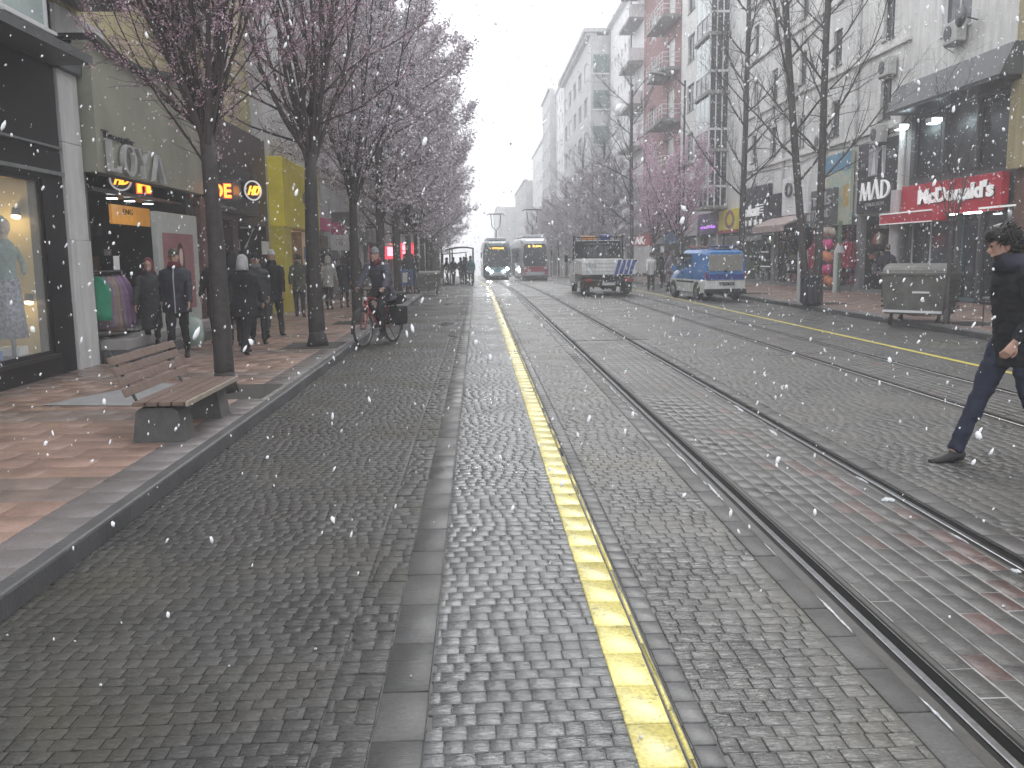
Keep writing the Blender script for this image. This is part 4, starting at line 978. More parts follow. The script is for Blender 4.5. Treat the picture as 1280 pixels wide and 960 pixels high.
t = MB(); [t.box(XR+.0, XR+.03, y0, y1, z0, z0+.04) or t.box(XR, XR+.03, y0, y1, z1-.04, z1) or t.box(XR, XR+.03, y0, y0+.04, z0, z1) or t.box(XR, XR+.03, y1-.04, y1, z0, z1) for y0, y1, z0, z1 in ((43.5,44.6,1.6,2.1), (43.2,44.7,.9,1.35))]; t.build('lit_frame', R2, 'sign_white', local=False)
t = MB(); t.ell((XR+.3, 44.0, 2.3), .07, 8, 6); t.build('shop_lamp', R2, 'lamp_white', local=False)
# ---- R3 grey house with glazed bays
def house_bay(name, label, X, y0, y1, top, floors, m, wins, bay=None, balc=None, zb=-1, gm='shop_dark', gz_=3.6, wm='frame_white', curt=.4):
    b = thing(name, label, 'building', (X, (y0+y1)/2, 0))
    ops = [(yc-w/2, yc+w/2, z-h/2, z+h/2) for z in floors for yc, w, h in wins]
    wall(b, 1, X, y0, y1, gz_, top, ops, m)
    for o in ops: window(b, 1, X, (o[0]+o[1])/2, (o[2]+o[3])/2, o[1]-o[0], o[3]-o[2], frame=wm, curtain=curt)
    bx('ground_floor', b, gm, X+.3, X+8.9, y0+.01, y1-.01, zb, gz_)
    t = MB(); n = max(2, int((y1-y0)/4)+1)
    for k in range(n):
        yy = y0+.2+(y1-y0-.4)*k/(n-1); t.box(X, X+.29, yy-.2, yy+.2, zb, gz_-.002)
    t.build('pillar', b, m, local=False)
    y = y0+.6
    while y < y1-2.2:
        L_ = RNG.uniform(2.2, 4.4); bx('sign_board', b, SIGNM[RNG.integers(0, len(SIGNM))], X-.17, X-.004, y, y+L_, gz_-.9, gz_-.1)
        bx('shop_window', b, 'win_glass', X+.2, X+.295, y+.3, y+L_-.3, float(drop(y))+.3, gz_-1.05); y += L_+.5
    bx('roof_edge', b, m, X-.5, X+.6, y0-.02, y1+.02, top, top+.3)
    return b
fz = [5.6+3.1*k for k in range(6)]
R3 = house_bay('apartment_building', 'grey apartment house with dark glazed bays and concrete bands', XR, 47.8, 63, 23.5, [5.4+3.12*k for k in range(6)], 'wall_cream2', [(56.2, 1.1, 1.6), (60.2, 1.9, 1.7)], wm='frame_dark')
for k in range(6):
    z0 = 4.25+3.12*k
    t = MB(); t.box(XR-1.25, XR-.003, 50.8, 54.3, z0-.18, z0+.0); t.build('bay_slab', R3, 'slab_under', local=False)
    t = MB(); t.box(XR-1.1, XR-.004, 50.95, 54.1, z0+.01, z0+2.9); b_ = t.build('bay', R3, 'dark_glass', local=False)
    t = MB(); t.use('frame_white'); t.box(XR-1.13, XR-.004, 50.9, 50.945, z0+1.0, z0+1.12); [t.box(x-.03, x+.03, 50.9, 50.945, z0+.0, z0+2.9) for x in (XR-1.1, XR-.75, XR-.4, XR-.05)]
    t.box(XR-1.14, XR-1.105, 50.9, 54.1, z0+1.0, z0+1.12); [t.box(XR-1.14, XR-1.105, y, y+.06, z0, z0+2.9) for y in (50.95, 51.9, 52.9, 54.0)]
    t.build('bay_frame', R3, local=False)
    t = MB(); t.box(XR-1.125, XR-1.102, 51.0, 54.0, z0+1.13, z0+2.8); t.build('bay_curtain', R3, 'pale_glass', local=False)
bx('roof_awning', R3, 'slab_under', XR-1.5, XR, 55.2, 58.5, 6.9, 7.02)
shop_sign(R3, 1, XR, 48.3, 51.9, 2.85, 3.95, 'sign_yellow', .2)
t = MB(); oval(t, 49.6, 3.4, .95, .5, .35, .18, XR-.23, XR-.205); t.build('sign_ring', R3, 'wall_red', local=False)
shop_sign(R3, 1, XR, 52.1, 56.8, 2.75, 3.95, 'sign_purple', .2); text('neon_lettering', 'moda', 56.0, 52.6, 3.25, 3.05, XR-.2, 1, 'neon_purple', R3, .03)
shop_sign(R3, 1, XR, 57.0, 62.8, 2.7, 3.9, 'white_panel', .2)
# ---- R4 red house with balconies
R4 = house_bay('apartment_building', 'dull red apartment house with white windows and railed balconies', XR, 63.2, 77, 22.8, [5.3+3.45*k for k in range(5)], 'wall_red', [(73.2, 2.4, 1.8), (66.4, 2.4, 2.1)], curt=.9, gz_=3.2)
for k in range(6):
    z0 = 3.9+3.45*k
    b_ = thing('b', 'x', 'x'); bpy.data.objects.remove(b_)
    t = MB(); t.box(XR-1.3, XR-.003, 63.3, 69.2, z0-.2, z0+.02); bal = t.build('balcony', R4, 'slab_under', local=False)
    t = MB()
    for h in (.35, .65, .95): t.tube([(XR-1.25,63.35,z0+h),(XR-1.25,69.1,z0+h)], .03, 5); t.tube([(XR-1.25,63.35,z0+h),(XR,63.35,z0+h)], .03, 5)
    for y in np.linspace(63.35, 69.1, 7): t.tube([(XR-1.25,y,z0),(XR-1.25,y,z0+.97)], .025, 5)
    rr = t.build('railing', bal, 'frame_white', local=False)
bx('roof_overhang', R4, 'roof_tile', XR-1.5, XR-.1, 72, 80, 22.9, 23.2); 
# ---- R5 pale house with solid white balconies
R5 = house_bay('apartment_building', 'white apartment house with solid boxed balconies beside the red one', XR, 77.1, 96, 24.4, [5+3.1*k for k in range(6)], 'wall_white', [(84.5+2.1*k, .8, .8) for k in range(6)], gz_=3.2, curt=.1)
for k in range(6):
    z0 = 3.7+3.45*k; t = MB(); t.box(XR-1.25, XR-.003, 77.2, 82.5, z0-.25, z0-.003); bl = t.build('balcony', R5, 'slab_under', local=False)
    t = MB(); t.box(XR-1.27, XR-1.17, 77.15, 82.5, z0, z0+1.0); t.box(XR-1.17, XR-.003, 77.15, 77.25, z0, z0+1.0); t.build('parapet', bl, 'wall_white', local=False)
bx('drain_pipe', R5, 'frame_dark', XR-.12, XR-.004, 83.0, 83.12, 4, 24)
# ---- R8 grey house with green glazed corner
XB = 12.1
R8 = house_bay('apartment_building', 'tall grey apartment house with green glazed corner bays in the haze', XB, 96.3, 126, 23.9, [6.6+3.6*k for k in range(5)], 'wall_grey', [(101+5.5*k, 3.0, 1.9) for k in range(5)], gz_=4.6, zb=-3, curt=.6)
for k in range(5):
    t = MB(); t.box(XB+.25, XB+1.85, 96.17, 96.28, 5.75+3.6*k, 7.6+3.6*k); t.build('corner_glazing', R8, 'win_glass_green', local=False)
    t = MB(); t.box(XB+.15, XB+1.95, 96.05, 96.16, 5.6+3.6*k, 5.74+3.6*k); t.build('corner_sill', R8, 'frame_white', local=False)
t = MB(); t.box(XB-.8, XB+9, 96, 126.2, 24.2, 24.6); t.build('roof_slab', R8, 'wall_grey', local=False)
facade('apartment_building', 'white hazy apartment house beyond the green glazed corner house', 1, 13.2, 126.2, 150, 27, 'wall_white', [6+3.2*k for k in range(7)], -4, win=(1.4,1.5,3.4,2), ground_z=4)
facade('apartment_building', 'pale grey narrow tower, tallest far block of the right row', 1, 12.2, 150.2, 168, 28, 'wall_grey', [6+3.2*k for k in range(7)], -5, win=(2.2,1.2,4,2), ground_z=4)
facade('apartment_building', 'white far apartment block beyond the narrow tower', 1, 12.6, 168.2, 205, 22.5, 'wall_white', [6+3.2*k for k in range(5)], -6, win=(1.6,1.6,5,2), ground_z=4)
facade('apartment_building', 'low far block before the street bends away', 1, 11, 205.2, 260, 18, 'wall_grey', [6+3.2*k for k in range(4)], -8, win=(1.8,1.6,6,2), ground_z=4)
facade('apartment_building', 'farthest faint block closing the right row', 1, 6, 260.2, 330, 15, 'wall_white', [6+3.2*k for k in range(3)], -10, win=(1.8,1.6,8,2), ground_z=4)
# bank sign further down
ak = thing('bank_sign', 'red sign with white letters AK behind the people on the right', 'sign', (12.9, 71, 2.5)); t = MB(); t.box(-.1,.1,-4,4,-.35,.5,.02); t.build('panel', ak, 'mc_red'); text('sign_lettering', 'AK', 73.2, 69, 2.9, 2.3, 12.8, 1, 'sign_white', ak, .05, bold=.02)
bx2 = MB(); bx2.box(-.1,.1,-4,4,-2.4,-.36); bx2.build('shop_window', ak, 'wall_white')
# ------------------------------------------------------------------ trees
def tree_proto(seed, fork, height, limbs, spread, lean, r0, m_bark, m_twig, m_bl, nb, bl_size, bl_zmin, twig_density=1., upright=.8, stems=None, droop=0., ztop=99, bl_name='blossom', leader=False):
    R = random.Random(seed)
    trunk = MB(); crown = MB(); bl = MB(); tips = []
    def rv(s): return Vector((R.uniform(-s, s), R.uniform(-s, s), R.uniform(-s, s)))
    def grow(p, d, L, r, lev, mb):
        n = {0:7, 1:6, 2:5, 3:3}[lev]; pts = [p.copy()]; rad = [r]; d = d.normalized(); q = p.copy(); dirs = [d.copy()]
        for i in range(n):
            up = Vector((0,0,1)); k = {0:.06, 1:.12*upright, 2:.12*upright, 3:.06}[lev]
            d = (d + up*k + rv({0:.02, 1:.13, 2:.2, 3:.28}[lev])).normalized()
            q = q + d*(L/n); pts.append(q.copy()); rad.append(max(r*(1-(i+1)/n*{0:.35,1:.75,2:.8,3:.8}[lev]), .0025)); dirs.append(d.copy())
        mb.tube(pts, rad, {0:12, 1:7, 2:4, 3:3}[lev], cap=lev < 2)
        return pts, rad, dirs
    def side(d, ang):
        o = d.orthogonal().normalized(); o = Matrix.Rotation(R.uniform(0, 2*PI), 3, d) @ o
        return (d*math.cos(ang)+o*math.sin(ang)).normalized()
    def twigs(pts, dirs, rad, L):
        for i in range(1, len(pts)):
            for _ in range(max(1, int(2*twig_density+R.random()))):
                f = R.random(); p = pts[i-1].lerp(pts[i], f)
                tp, tr, td = grow(p, side(dirs[i], R.uniform(.4, 1.0)), L*R.uniform(.35, 1), max(rad[i]*.45, .004), 3, crown)
                tips.append((tp[-1], td[-1])); tips.append((tp[-2], td[-2]))
    def branch(p, d, L, r):
        pts, rad, dirs = grow(p, d, L, r, 1, crown)
        for i in range(1, len(pts)):
            for _ in range(int(1+R.random()*1.6)):
                f = R.random(); p2 = pts[i-1].lerp(pts[i], f)
                b2, r2, d2 = grow(p2, side(dirs[i], R.uniform(.35, .85)), L*R.uniform(.28, .5)*(1.15-i/len(pts)*.5), rad[i]*.6, 2, crown)
                twigs(b2, d2, r2, .55)
        twigs(pts[2:], dirs[2:], rad[2:], .5)
    stems = stems or [(Vector((0,0,0)), Vector((lean[0], lean[1], 1)))]
    for sp, sd in stems:
        tp, tr, td = grow(sp, sd, fork if not leader else height*.93, r0, 0, trunk)
        if leader:
            nl = limbs
            for k in range(nl):
                f = fork/height+(1-fork/height)*(k+.5)/nl; x = f*(len(tp)-1); i = min(int(x), len(tp)-2); p = tp[i].lerp(tp[i+1], x-i)
                a = k*2.4+R.random(); dd = Vector((math.cos(a)*spread, math.sin(a)*spread, upright))
                branch(p, dd, height*(.42-.22*f)*R.uniform(.8, 1.1), max(tr[i]*.34, .010))
            twigs(tp[4:], td[4:], tr[4:], .8)
        else:
            top = tp[-1]
            for k in range(limbs):
                a = 2*PI*k/limbs+R.uniform(-.3, .3); s = spread*R.uniform(.45, 1.15)
                dd = Vector((math.cos(a)*s, math.sin(a)*s, 1)); st = top - Vector((0,0,R.uniform(0, fork*.16)))
                branch(st, dd, (height-fork)*R.uniform(.75, 1.08), r0*R.uniform(.18, .36))
        # bark flare at the foot
        trunk.tube([sp, sp+sd.normalized()*.12, sp+sd.normalized()*.3], [r0*1.3, r0*1.1, r0*.9], 12)
    if nb and tips:
        T = [t for t in tips if t[0].z > bl_zmin+R.uniform(-.5, 1.2)] or tips
        T2 = [t for t in T if t[0].z < ztop] or T; pick = None
        for q_ in range(nb):
            if q_ % 9 == 0:
                pick = R.choice(T2 if R.random() < .7 else T); f_ = R.uniform(0, .3)
            p, d = pick; c = p - d*(f_+R.uniform(0, .07)) + rv(bl_size*2.4); s = bl_size*R.uniform(.5, 1.3)
            u = rv(1).normalized()*s; w = u.orthogonal().normalized()*s*.8; w = Matrix.Rotation(R.uniform(0, 6.28), 3, u.normalized()) @ w
            bl.add([c-u, c+w*.6, c+u, c-w*.6], [(0,1,2,3)])
    return trunk, crown, bl, (m_bark, m_twig, m_bl), bl_name
def make_tree(proto, name, label, loc, rz, group, sc=1.):
    tr, cr, bl, ms, bn = proto
    t = thing(name, label, 'tree', loc, rz, group); t.scale = (sc,)*3
    tr.build('trunk', t, ms[0], smooth=True); cr.build('crown', t, ms[1], fixn=False)
    if bl.f: bl.build(bn, t, ms[2], fixn=False)
    return t
GL = 'blossoming street trees along the left kerb'; GR = 'street trees along the right kerb'
pA = tree_proto(11, 2.95, 8.4, 15, .40, (.0, 0), .118, 'bark', 'twig', 'blossom_brown', 42000, .015, 3.0, 2.6, .75, ztop=5.4)
pB = tree_proto(23, 3.3, 9.0, 12, .44, (-.02, 0), .150, 'bark', 'twig', 'blossom_brown', 32000, .018, 3.8, 2.2, .7, ztop=6.8)
pC = tree_proto(31, 3.0, 8.8, 12, .42, (0, 0), .13, 'bark', 'twig', 'blossom_mauve', 32000, .026, 3.2, 1.8, .65, ztop=8)
pD = tree_proto(47, 2.3, 9.8, 26, .85, (0, 0), .13, 'bark_grey', 'twig_grey', 'blossom_mauve', 36000, .056, 2.2, 1.2, .45, leader=True)
tA = make_tree(pA, 'blossom_tree', 'blossoming tree growing right behind the wooden bench', (-2.98, 10.5, ZW), .4, GL)
tB = make_tree(pB, 'blossom_tree', 'thick dark tree standing in front of the yellow sign', (-2.85, 15.9, ZW), 1.7, GL)
tC = make_tree(pC, 'blossom_tree', 'dark tree trunk directly behind the cyclist', (-2.85, 21.3, ZW), .2, GL)
tD = make_tree(pD, 'blossom_tree', 'fourth blossoming tree along the left kerb', (-2.85, 26.7, ZW), 2.2, GL)
labs = ['tree beside the kerb just before the grey container', 'blossoming tree right behind the left grey container', 'seventh blossoming tree counted along the left kerb', 'eighth blossoming tree counted along the left kerb', 'blossoming tree just before the tram stop shelter', 'blossoming tree beside the tram stop shelter', 'first blossoming tree beyond the tram stop', 'second blossoming tree beyond the tram stop', 'third hazy tree beyond the tram stop', 'fourth hazy tree beyond the tram stop', 'fifth faint tree beyond the tram stop', 'farthest faint tree along the left kerb']
for k, lab in enumerate(labs):
    y = 32+5.35*k; src = (tC, tD, tD)[(k+1) % 3]
    dup(src, (-2.85-(y > 60)*.4+bend(y)*.6, y, ZW+gz(y)), k*1.9+.5, lab, (1.0, 1.03, .98, 1.0, 1.05, 1.08, 1.05, 1.1, 1.05, 1., 1.05, 1.)[k], GL)
for y in (10.5, 15.9, 21.3, 26.7, 32, 37.3):
    t = MB(); t.box(-2.98-.42, -2.85+.42, y-.55, y+.6, ZW-.002, ZW+.004); tag(t.build('tree_pit', None, 'soil'), kind='structure')
for y in (18.3, 26, 33):
    t = MB(); t.box(9.8, 10.7, y-.55, y+.55, ZW-.002, ZW+.004); tag(t.build('tree_pit', None, 'soil'), kind='structure')
# right side
pE = tree_proto(5, 3.4, 11.5, 11, .75, (0,0), .12, 'bark_grey', 'twig_grey', 'blossom_mauve', 0, .03, 5, 1.1, .7, stems=[(Vector((-.12,0,0)), Vector((-.13,.02,1))), (Vector((.16,.05,0)), Vector((.02,0,1)))], leader=True)
tE = make_tree(pE, 'bare_tree', 'large bare tree with two diverging trunks beside the litter bin', (9.72, 25.9, ZW), 0, GR)
pF = tree_proto(8, 3.0, 11.5, 16, .8, (0,0), .125, 'bark_grey', 'twig_grey', 'blossom_mauve', 0, .03, 5, 1.6, .55, leader=True)
tF = make_tree(pF, 'bare_tree', 'straight bare tree right of the blue van', (9.8, 33.2, ZW), 1, GR)
pG = tree_proto(9, 2.2, 6.6, 9, .62, (0,0), .13, 'bark_grey', 'twig', 'blossom_pink', 22000, .036, 2.0, 1.4, .7)
tG = make_tree(pG, 'blossom_tree', 'pink blossoming tree behind the blue van', (9.9, 44.5, ZW), 0, GR)
pH = tree_proto(19, 2.0, 5.4, 6, .34, (0,0), .05, 'bark_grey', 'twig_grey', 'blossom_mauve', 0, .03, 5, .5, .9)
tH = make_tree(pH, 'young_tree', 'thin young bare tree right of the big grey container', (9.72, 18.3, ZW), 0, GR)
rl = [(50.5, tG, 'second pink blossoming tree, nearer the tram than the first', 1.0), (57, tF, 'tall bare tree between the lorry and the pink trees', 1.12), (62.5, tD, 'greyish blossoming tree behind the lorry cab', .82), (68, tF, 'bare tree behind the lorry, left of the tall one', .95), (74, tD, 'hazy blossoming tree just left of the lorry', .9), (80, tF, 'hazy bare tree between lorry and red tram', .98), (87, tD, 'hazy tree over the red tram roof', .92), (95, tF, 'faint bare tree beyond the red tram', .9), (104, tD, 'faint blossoming tree beyond the red tram', .9), (115, tD, 'fainter tree near the far end of the right row', .92), (128, tD, 'last faint tree of the right row', .95)]
for k, (y, src, lab, sc) in enumerate(rl):
    dup(src, (9.9+float(bend(y))*.8, y, ZW+gz(y)), k*2.3+1, lab, sc, GR)
# ------------------------------------------------------------------ people
from mathutils import noise as mnoise
def remesh(mb, name, parent, m, voxel=.014, smooth=2, folds=0.):
    me = bpy.data.meshes.new(name); me.from_pydata(mb.v, [], mb.f)
    bm = bmesh.new(); bm.from_mesh(me); bmesh.ops.recalc_face_normals(bm, faces=bm.faces[:]); bm.to_mesh(me); bm.free()
    o = bpy.data.objects.new(name, me); COL.objects.link(o)
    md = o.modifiers.new('r', 'REMESH'); md.mode = 'VOXEL'; md.voxel_size = voxel
    if smooth:
        s = o.modifiers.new('s', 'SMOOTH'); s.factor = .5; s.iterations = smooth
    dg = bpy.context.evaluated_depsgraph_get(); new = bpy.data.meshes.new_from_object(o.evaluated_get(dg))
    o.modifiers.clear(); o.data = new; bpy.data.meshes.remove(me)
    if folds:
        n_ = len(new.vertices); co = np.empty(n_*3); new.vertices.foreach_get('co', co); co = co.reshape(-1,3); nr = np.empty(n_*3); new.vertices.foreach_get('normal', nr); nr = nr.reshape(-1,3)
        d = np.array([mnoise.noise(Vector((c[0]*9+3, c[1]*9, c[2]*15))) + .5*mnoise.noise(Vector((c[0]*22, c[1]*22+5, c[2]*34))) for c in co])
        co += nr*(d*folds)[:,None]; new.vertices.foreach_set('co', co.ravel()); new.update()
    new.materials.clear(); new.materials.append(M[m]); new.polygons.foreach_set('use_smooth', [True]*len(new.polygons))
    o.parent = parent; return o

def pose_walk(stride=.25, phase=1, lean=0., arm=.25, h=1.):
    """joints of a figure 1.75 m tall facing -Y, feet on z=0; phase +-1: which foot is forward"""
    J = {}
    hip = Vector((0, 0, .92-.10*stride)); J['pelvis'] = hip
    J['chest'] = Vector((0, -lean*.5, 1.30)); J['neck'] = Vector((0, -lean*.65, 1.49)); J['head'] = Vector((0, -lean*.8-.02, 1.635))
    for s, k in ((-1, 'l'), (1, 'r')):
        f = stride*phase*s
        J['hip'+k] = hip+Vector((s*.09, 0, -.02))
        J['ankle'+k] = Vector((s*.09, -f*1.15, .085+(.05 if f < -.1 else 0)))
        kn = (J['hip'+k]+J['ankle'+k])/2; kn.y -= .03+.12*max(0, -f); J['knee'+k] = kn
        J['toe'+k] = J['ankle'+k]+Vector((s*.02, -.19, -.055+(.02 if f > .1 else -.02 if f < -.1 else 0)))
        J['sh'+k] = Vector((s*.165, -lean*.6, 1.405))
        J['el'+k] = Vector((s*.222, -lean*.4+arm*phase*s*.5, 1.15)); J['wr'+k] = Vector((s*.235, -lean*.4+arm*phase*s*.9-.08, .91))
    return J

def hand_mb(t, wr, d, side_, up, s=1., curl=.5):
    """palm, four bent fingers of different length and a thumb from the side of the palm"""
    d = Vector(d).normalized(); up = Vector(up); side_ = d.cross(up).normalized()*(1 if side_ > 0 else -1); up = side_.cross(d).normalized()*(1 if side_.cross(d).dot(up) > 0 else -1)
    wr = Vector(wr); P = wr+d*.085*s
    t.loft([(wr-d*.03*s, side_*.024*s, up*.018*s), (wr+d*.03*s, side_*.036*s, up*.015*s), (P, side_*.040*s, up*.013*s), (P+d*.008*s, side_*.036*s, up*.009*s)], 10)
    for k, (off, L) in enumerate(((-.030,.066), (-.010,.076), (.011,.070), (.030,.054))):
        b = P+side_*off*s-d*.01*s; a = d.copy(); pts = [b]; L *= s
        for q in range(3):
            a = (a*math.cos(curl*.6)-up*math.sin(curl*.6)).normalized(); b = b+a*L*(.42,.33,.25)[q]; pts.append(b)
        t.tube(pts, [.0095*s,.009*s,.0085*s,.006*s], 7)
    b = wr+d*.028*s-side_*.030*s
    t.tube([b, b-side_*.024*s+d*.022*s-up*.006*s, b-side_*.032*s+d*.048*s-up*.016*s, b-side_*.026*s+d*.068*s-up*.022*s], [.013*s,.011*s,.010*s,.007*s], 7)

def person(label, loc, rz, height=1.7, J=None, coat='c_black', coat_len=.30, trousers='c_charcoal', hat=None, hat_m='c_grey', hair=True, scarf=None, hood=False, wide=1., voxel=.018, group=None, female=False, zipper=None, face=1, hv=None):
    S = height/1.75; J = J or pose_walk(); p = thing('person', label, 'person', loc, rz, group); p.scale = (S,)*3
    V = lambda k: Vector(J[k])
    up = (V('neck')-V('pelvis')).normalized(); across = Vector((1,0,0)); across = (across-up*across.dot(up)).normalized(); fr = across.cross(up)
    hd = V('head'); hup = (J.get('head_up') or Vector((0,-.08,1))).normalized(); hf = (J.get('head_dir') or Vector((0,-1,0))); hf = (hf-hup*hf.dot(hup)).normalized(); hs = hup.cross(hf)
    # body (one skin: head with face, neck, trunk, limbs, hands)
    b = MB()
    prof = [(-.115,.035,.040,.018),(-.10,.052,.058,.014),(-.07,.062,.074,.006),(-.03,.068,.084,0),(.01,.073,.090,-.004),(.05,.074,.092,-.006),(.085,.064,.080,-.008),(.11,.042,.052,-.008),(.12,.018,.02,-.008)]
    b.loft([(hd+hup*z+hf*o, hs*w, hf*d) for z, w, d, o in prof], 18)
    b.ell(hd+hf*.092+hup*-.018, (.014,.02,.026), 8, 6)                                  # nose
    b.tube([hd+hf*.082+hup*.012, hd+hf*.102+hup*-.022], [.009,.013], 8)
    b.tube([hd+hf*.086+hs*-.022-hup*.058, hd+hf*.091-hup*.058, hd+hf*.086+hs*.022-hup*.058], [.006,.008,.006], 8)   # lips
    b.tube([hd+hf*.083+hs*-.045+hup*.026, hd+hf*.09+hup*.028, hd+hf*.083+hs*.045+hup*.026], [.008,.009,.008], 8)     # brow
    b.ell(hd+hf*.062-hup*.098, (.022,.022,.018), 8, 6)                                  # chin
    for s in (-1, 1): b.ell(hd+hs*s*.076-hf*.01-hup*.012, (.012,.018,.03), 8, 6)
    b.tube([V('chest'), V('neck'), hd-hup*.07-hf*.01], [.07,.056,.052], 12)
    b.loft([(V('pelvis')-up*.08, across*.13, fr*.10), (V('pelvis')+up*.08, across*.13, fr*.09), (V('chest'), across*.15, fr*.10), (V('neck')-up*.06, across*.13, fr*.07)], 16)
    for k, s in (('l', -1), ('r', 1)):
        b.tube([V('hip'+k), V('knee'+k), V('ankle'+k), V('ankle'+k)-Vector((0,0,.03))], [.072,.05,.036,.036], 10)
        b.tube([V('sh'+k), V('el'+k), V('wr'+k)], [.045,.038,.027], 10)
        dd = (V('wr'+k)-V('el'+k)).normalized(); hand_mb(b, V('wr'+k), J.get('hand'+k, dd), s, Vector((s,0,0)) if abs(dd.z) > .6 else Vector((0,0,1)), 1.0, J.get('curl', .55))
    remesh(b, 'body', p, 'skin', hv or min(voxel, .012), 1)
    e = MB()
    for s in (-1, 1): e.ell(hd+hf*.083+hs*s*.031+hup*.012, (.011,.006,.006), 8, 5)
    e.build('eyes', p, 'shoe')
    # trousers
    t = MB(); t.ell(V('pelvis')-up*.03, (.155*wide,.12,.13), 14, 8)
    for k in 'lr': t.tube([V('hip'+k)+Vector((0,0,.02)), (V('hip'+k)+V('knee'+k))/2, V('knee'+k), (V('knee'+k)+V('ankle'+k))/2, V('ankle'+k)+Vector((0,.0,-.005))], [.098,.09,.068,.062,.058] if not female else [.09,.08,.058,.048,.042], 12)
    remesh(t, 'trousers', p, trousers, voxel, folds=.012)
    # shoes
    for k in 'lr':
        a, tt = V('ankle'+k), V('toe'+k); d = (tt-a); d.normalize(); u = Vector((0,0,1)); u = (u-d*u.dot(d)).normalized(); s_ = d.cross(u)
        q = MB(); base = a-u*.052
        q.loft([(base-d*.075+u*.012, s_*.02, u*.02), (base-d*.055+u*.01, s_*.036, u*.045), (base-d*.0+u*.016, s_*.04, u*.055), (base+d*.07+u*.0, s_*.043, u*.036), (base+d*.14-u*.006, s_*.048, u*.026), (base+d*.185-u*.008, s_*.036, u*.02), (base+d*.20-u*.008, s_*.012, u*.01)], 14)
        q.build('shoe', p, 'shoe', smooth=True)
    # coat
    c = MB(); w = wide; pv, ch, nk = V('pelvis'), V('chest'), V('neck')
    hem = pv - (J.get('hem_dir') or up)*(coat_len-.12)
    rings = [(hem, across*.185*w, fr*.15), (hem+(pv-hem)*.5, across*.182*w, fr*.145), (pv+up*.08, across*.168*w, fr*.135), (pv.lerp(ch, .55), across*.172*w, fr*.14), (ch, across*.190*w, fr*.15), (ch.lerp(nk, .40), across*.19*w, fr*.135), (ch.lerp(nk, .66), across*.15*w, fr*.11), (ch.lerp(nk, .86), across*.10, fr*.085), (nk+up*.035, across*.078, fr*.078)]
    c.loft(rings, 20)
    for k in 'lr':
        c.tube([V('sh'+k)-across*(.0), V('sh'+k).lerp(V('el'+k), .5), V('el'+k), V('el'+k).lerp(V('wr'+k), .5), V('wr'+k)-(V('wr'+k)-V('el'+k)).normalized()*.01], [.074*w**.5,.070,.062,.055,.048], 12)
        c.ell(V('sh'+k)-across*(-.015 if k == 'l' else .015)-up*.02, (.072,.078,.075), 10, 7)
    if hood or scarf is None:
        c.loft([(nk-up*.01, across*.10, fr*.095), (nk+up*.045-hf*.01, across*.092, fr*.092), (nk+up*.075-hf*.01, across*.085, fr*.085)], 14)
    remesh(c, 'coat', p, coat, voxel, folds=.014)
    if zipper: 
        z = MB(); z.tube([hem+fr*-0+hf*.0+(-fr if fr.dot(hf) < 0 else fr)*.162, pv+(-fr if fr.dot(hf) < 0 else fr)*.155, ch+(-fr if fr.dot(hf) < 0 else fr)*.168, nk-up*.03+(-fr if fr.dot(hf) < 0 else fr)*.10], .010, 6); z.build('zipper', p, zipper)
    if scarf:
        q = MB(); q.loft([(nk-up*.02, across*.115, fr*.11), (nk+up*.03, across*.10, fr*.10), (nk+up*.075+hf*.015, across*.086, fr*.092)], 16); q.build('scarf', p, scarf, smooth=True)
    # head wear / hair
    q = MB()
    if hat == 'beanie':
        q.loft([(hd+hup*.025-hf*.004, hs*.082, hf*.102), (hd+hup*.05-hf*.004, hs*.083, hf*.103), (hd+hup*.052-hf*.004, hs*.079, hf*.099), (hd+hup*.10-hf*.006, hs*.070, hf*.088), (hd+hup*.135-hf*.008, hs*.042, hf*.055), (hd+hup*.15-hf*.01, hs*.01, hf*.012)], 18); q.build('beanie', p, hat_m, smooth=True)
    elif hat == 'cap':
        q.loft([(hd+hup*.04-hf*.004, hs*.080, hf*.100), (hd+hup*.09-hf*.006, hs*.076, hf*.094), (hd+hup*.13-hf*.004, hs*.045, hf*.06), (hd+hup*.138, hs*.01, hf*.012)], 18)
        q.add([hd+hup*.045+hf*.085-hs*.065, hd+hup*.028+hf*.165-hs*.04, hd+hup*.028+hf*.165+hs*.04, hd+hup*.045+hf*.085+hs*.065, hd+hup*.052+hf*.085-hs*.065, hd+hup*.034+hf*.165-hs*.04, hd+hup*.034+hf*.165+hs*.04, hd+hup*.052+hf*.085+hs*.065], [(0,1,2,3),(4,5,6,7),(0,1,5,4),(1,2,6,5),(2,3,7,6)]); q.build('cap', p, hat_m, smooth=True)
    elif hat == 'hood':
        q.loft([(hd-hup*.14-hf*.03, hs*.115, hf*.115), (hd-hup*.06-hf*.028, hs*.105, hf*.112), (hd+hup*.03-hf*.02, hs*.102, hf*.112), (hd+hup*.09-hf*.02, hs*.088, hf*.10), (hd+hup*.135-hf*.025, hs*.052, hf*.065), (hd+hup*.15-hf*.03, hs*.01, hf*.012)], 18)
        q.v = [tuple(Vector(v) - (hf*max(0, (Vector(v)-hd).dot(hf)-.045))) for v in q.v]; q.build('hood', p, hat_m, smooth=True)
    elif hat == 'scarf':
        q.loft([(hd-hup*.17-hf*.01, hs*.14, hf*.13), (hd-hup*.09-hf*.015, hs*.095, hf*.10), (hd+hup*.0-hf*.018, hs*.088, hf*.10), (hd+hup*.08-hf*.015, hs*.078, hf*.096), (hd+hup*.125-hf*.015, hs*.048, hf*.062), (hd+hup*.138-hf*.015, hs*.01, hf*.012)], 18)
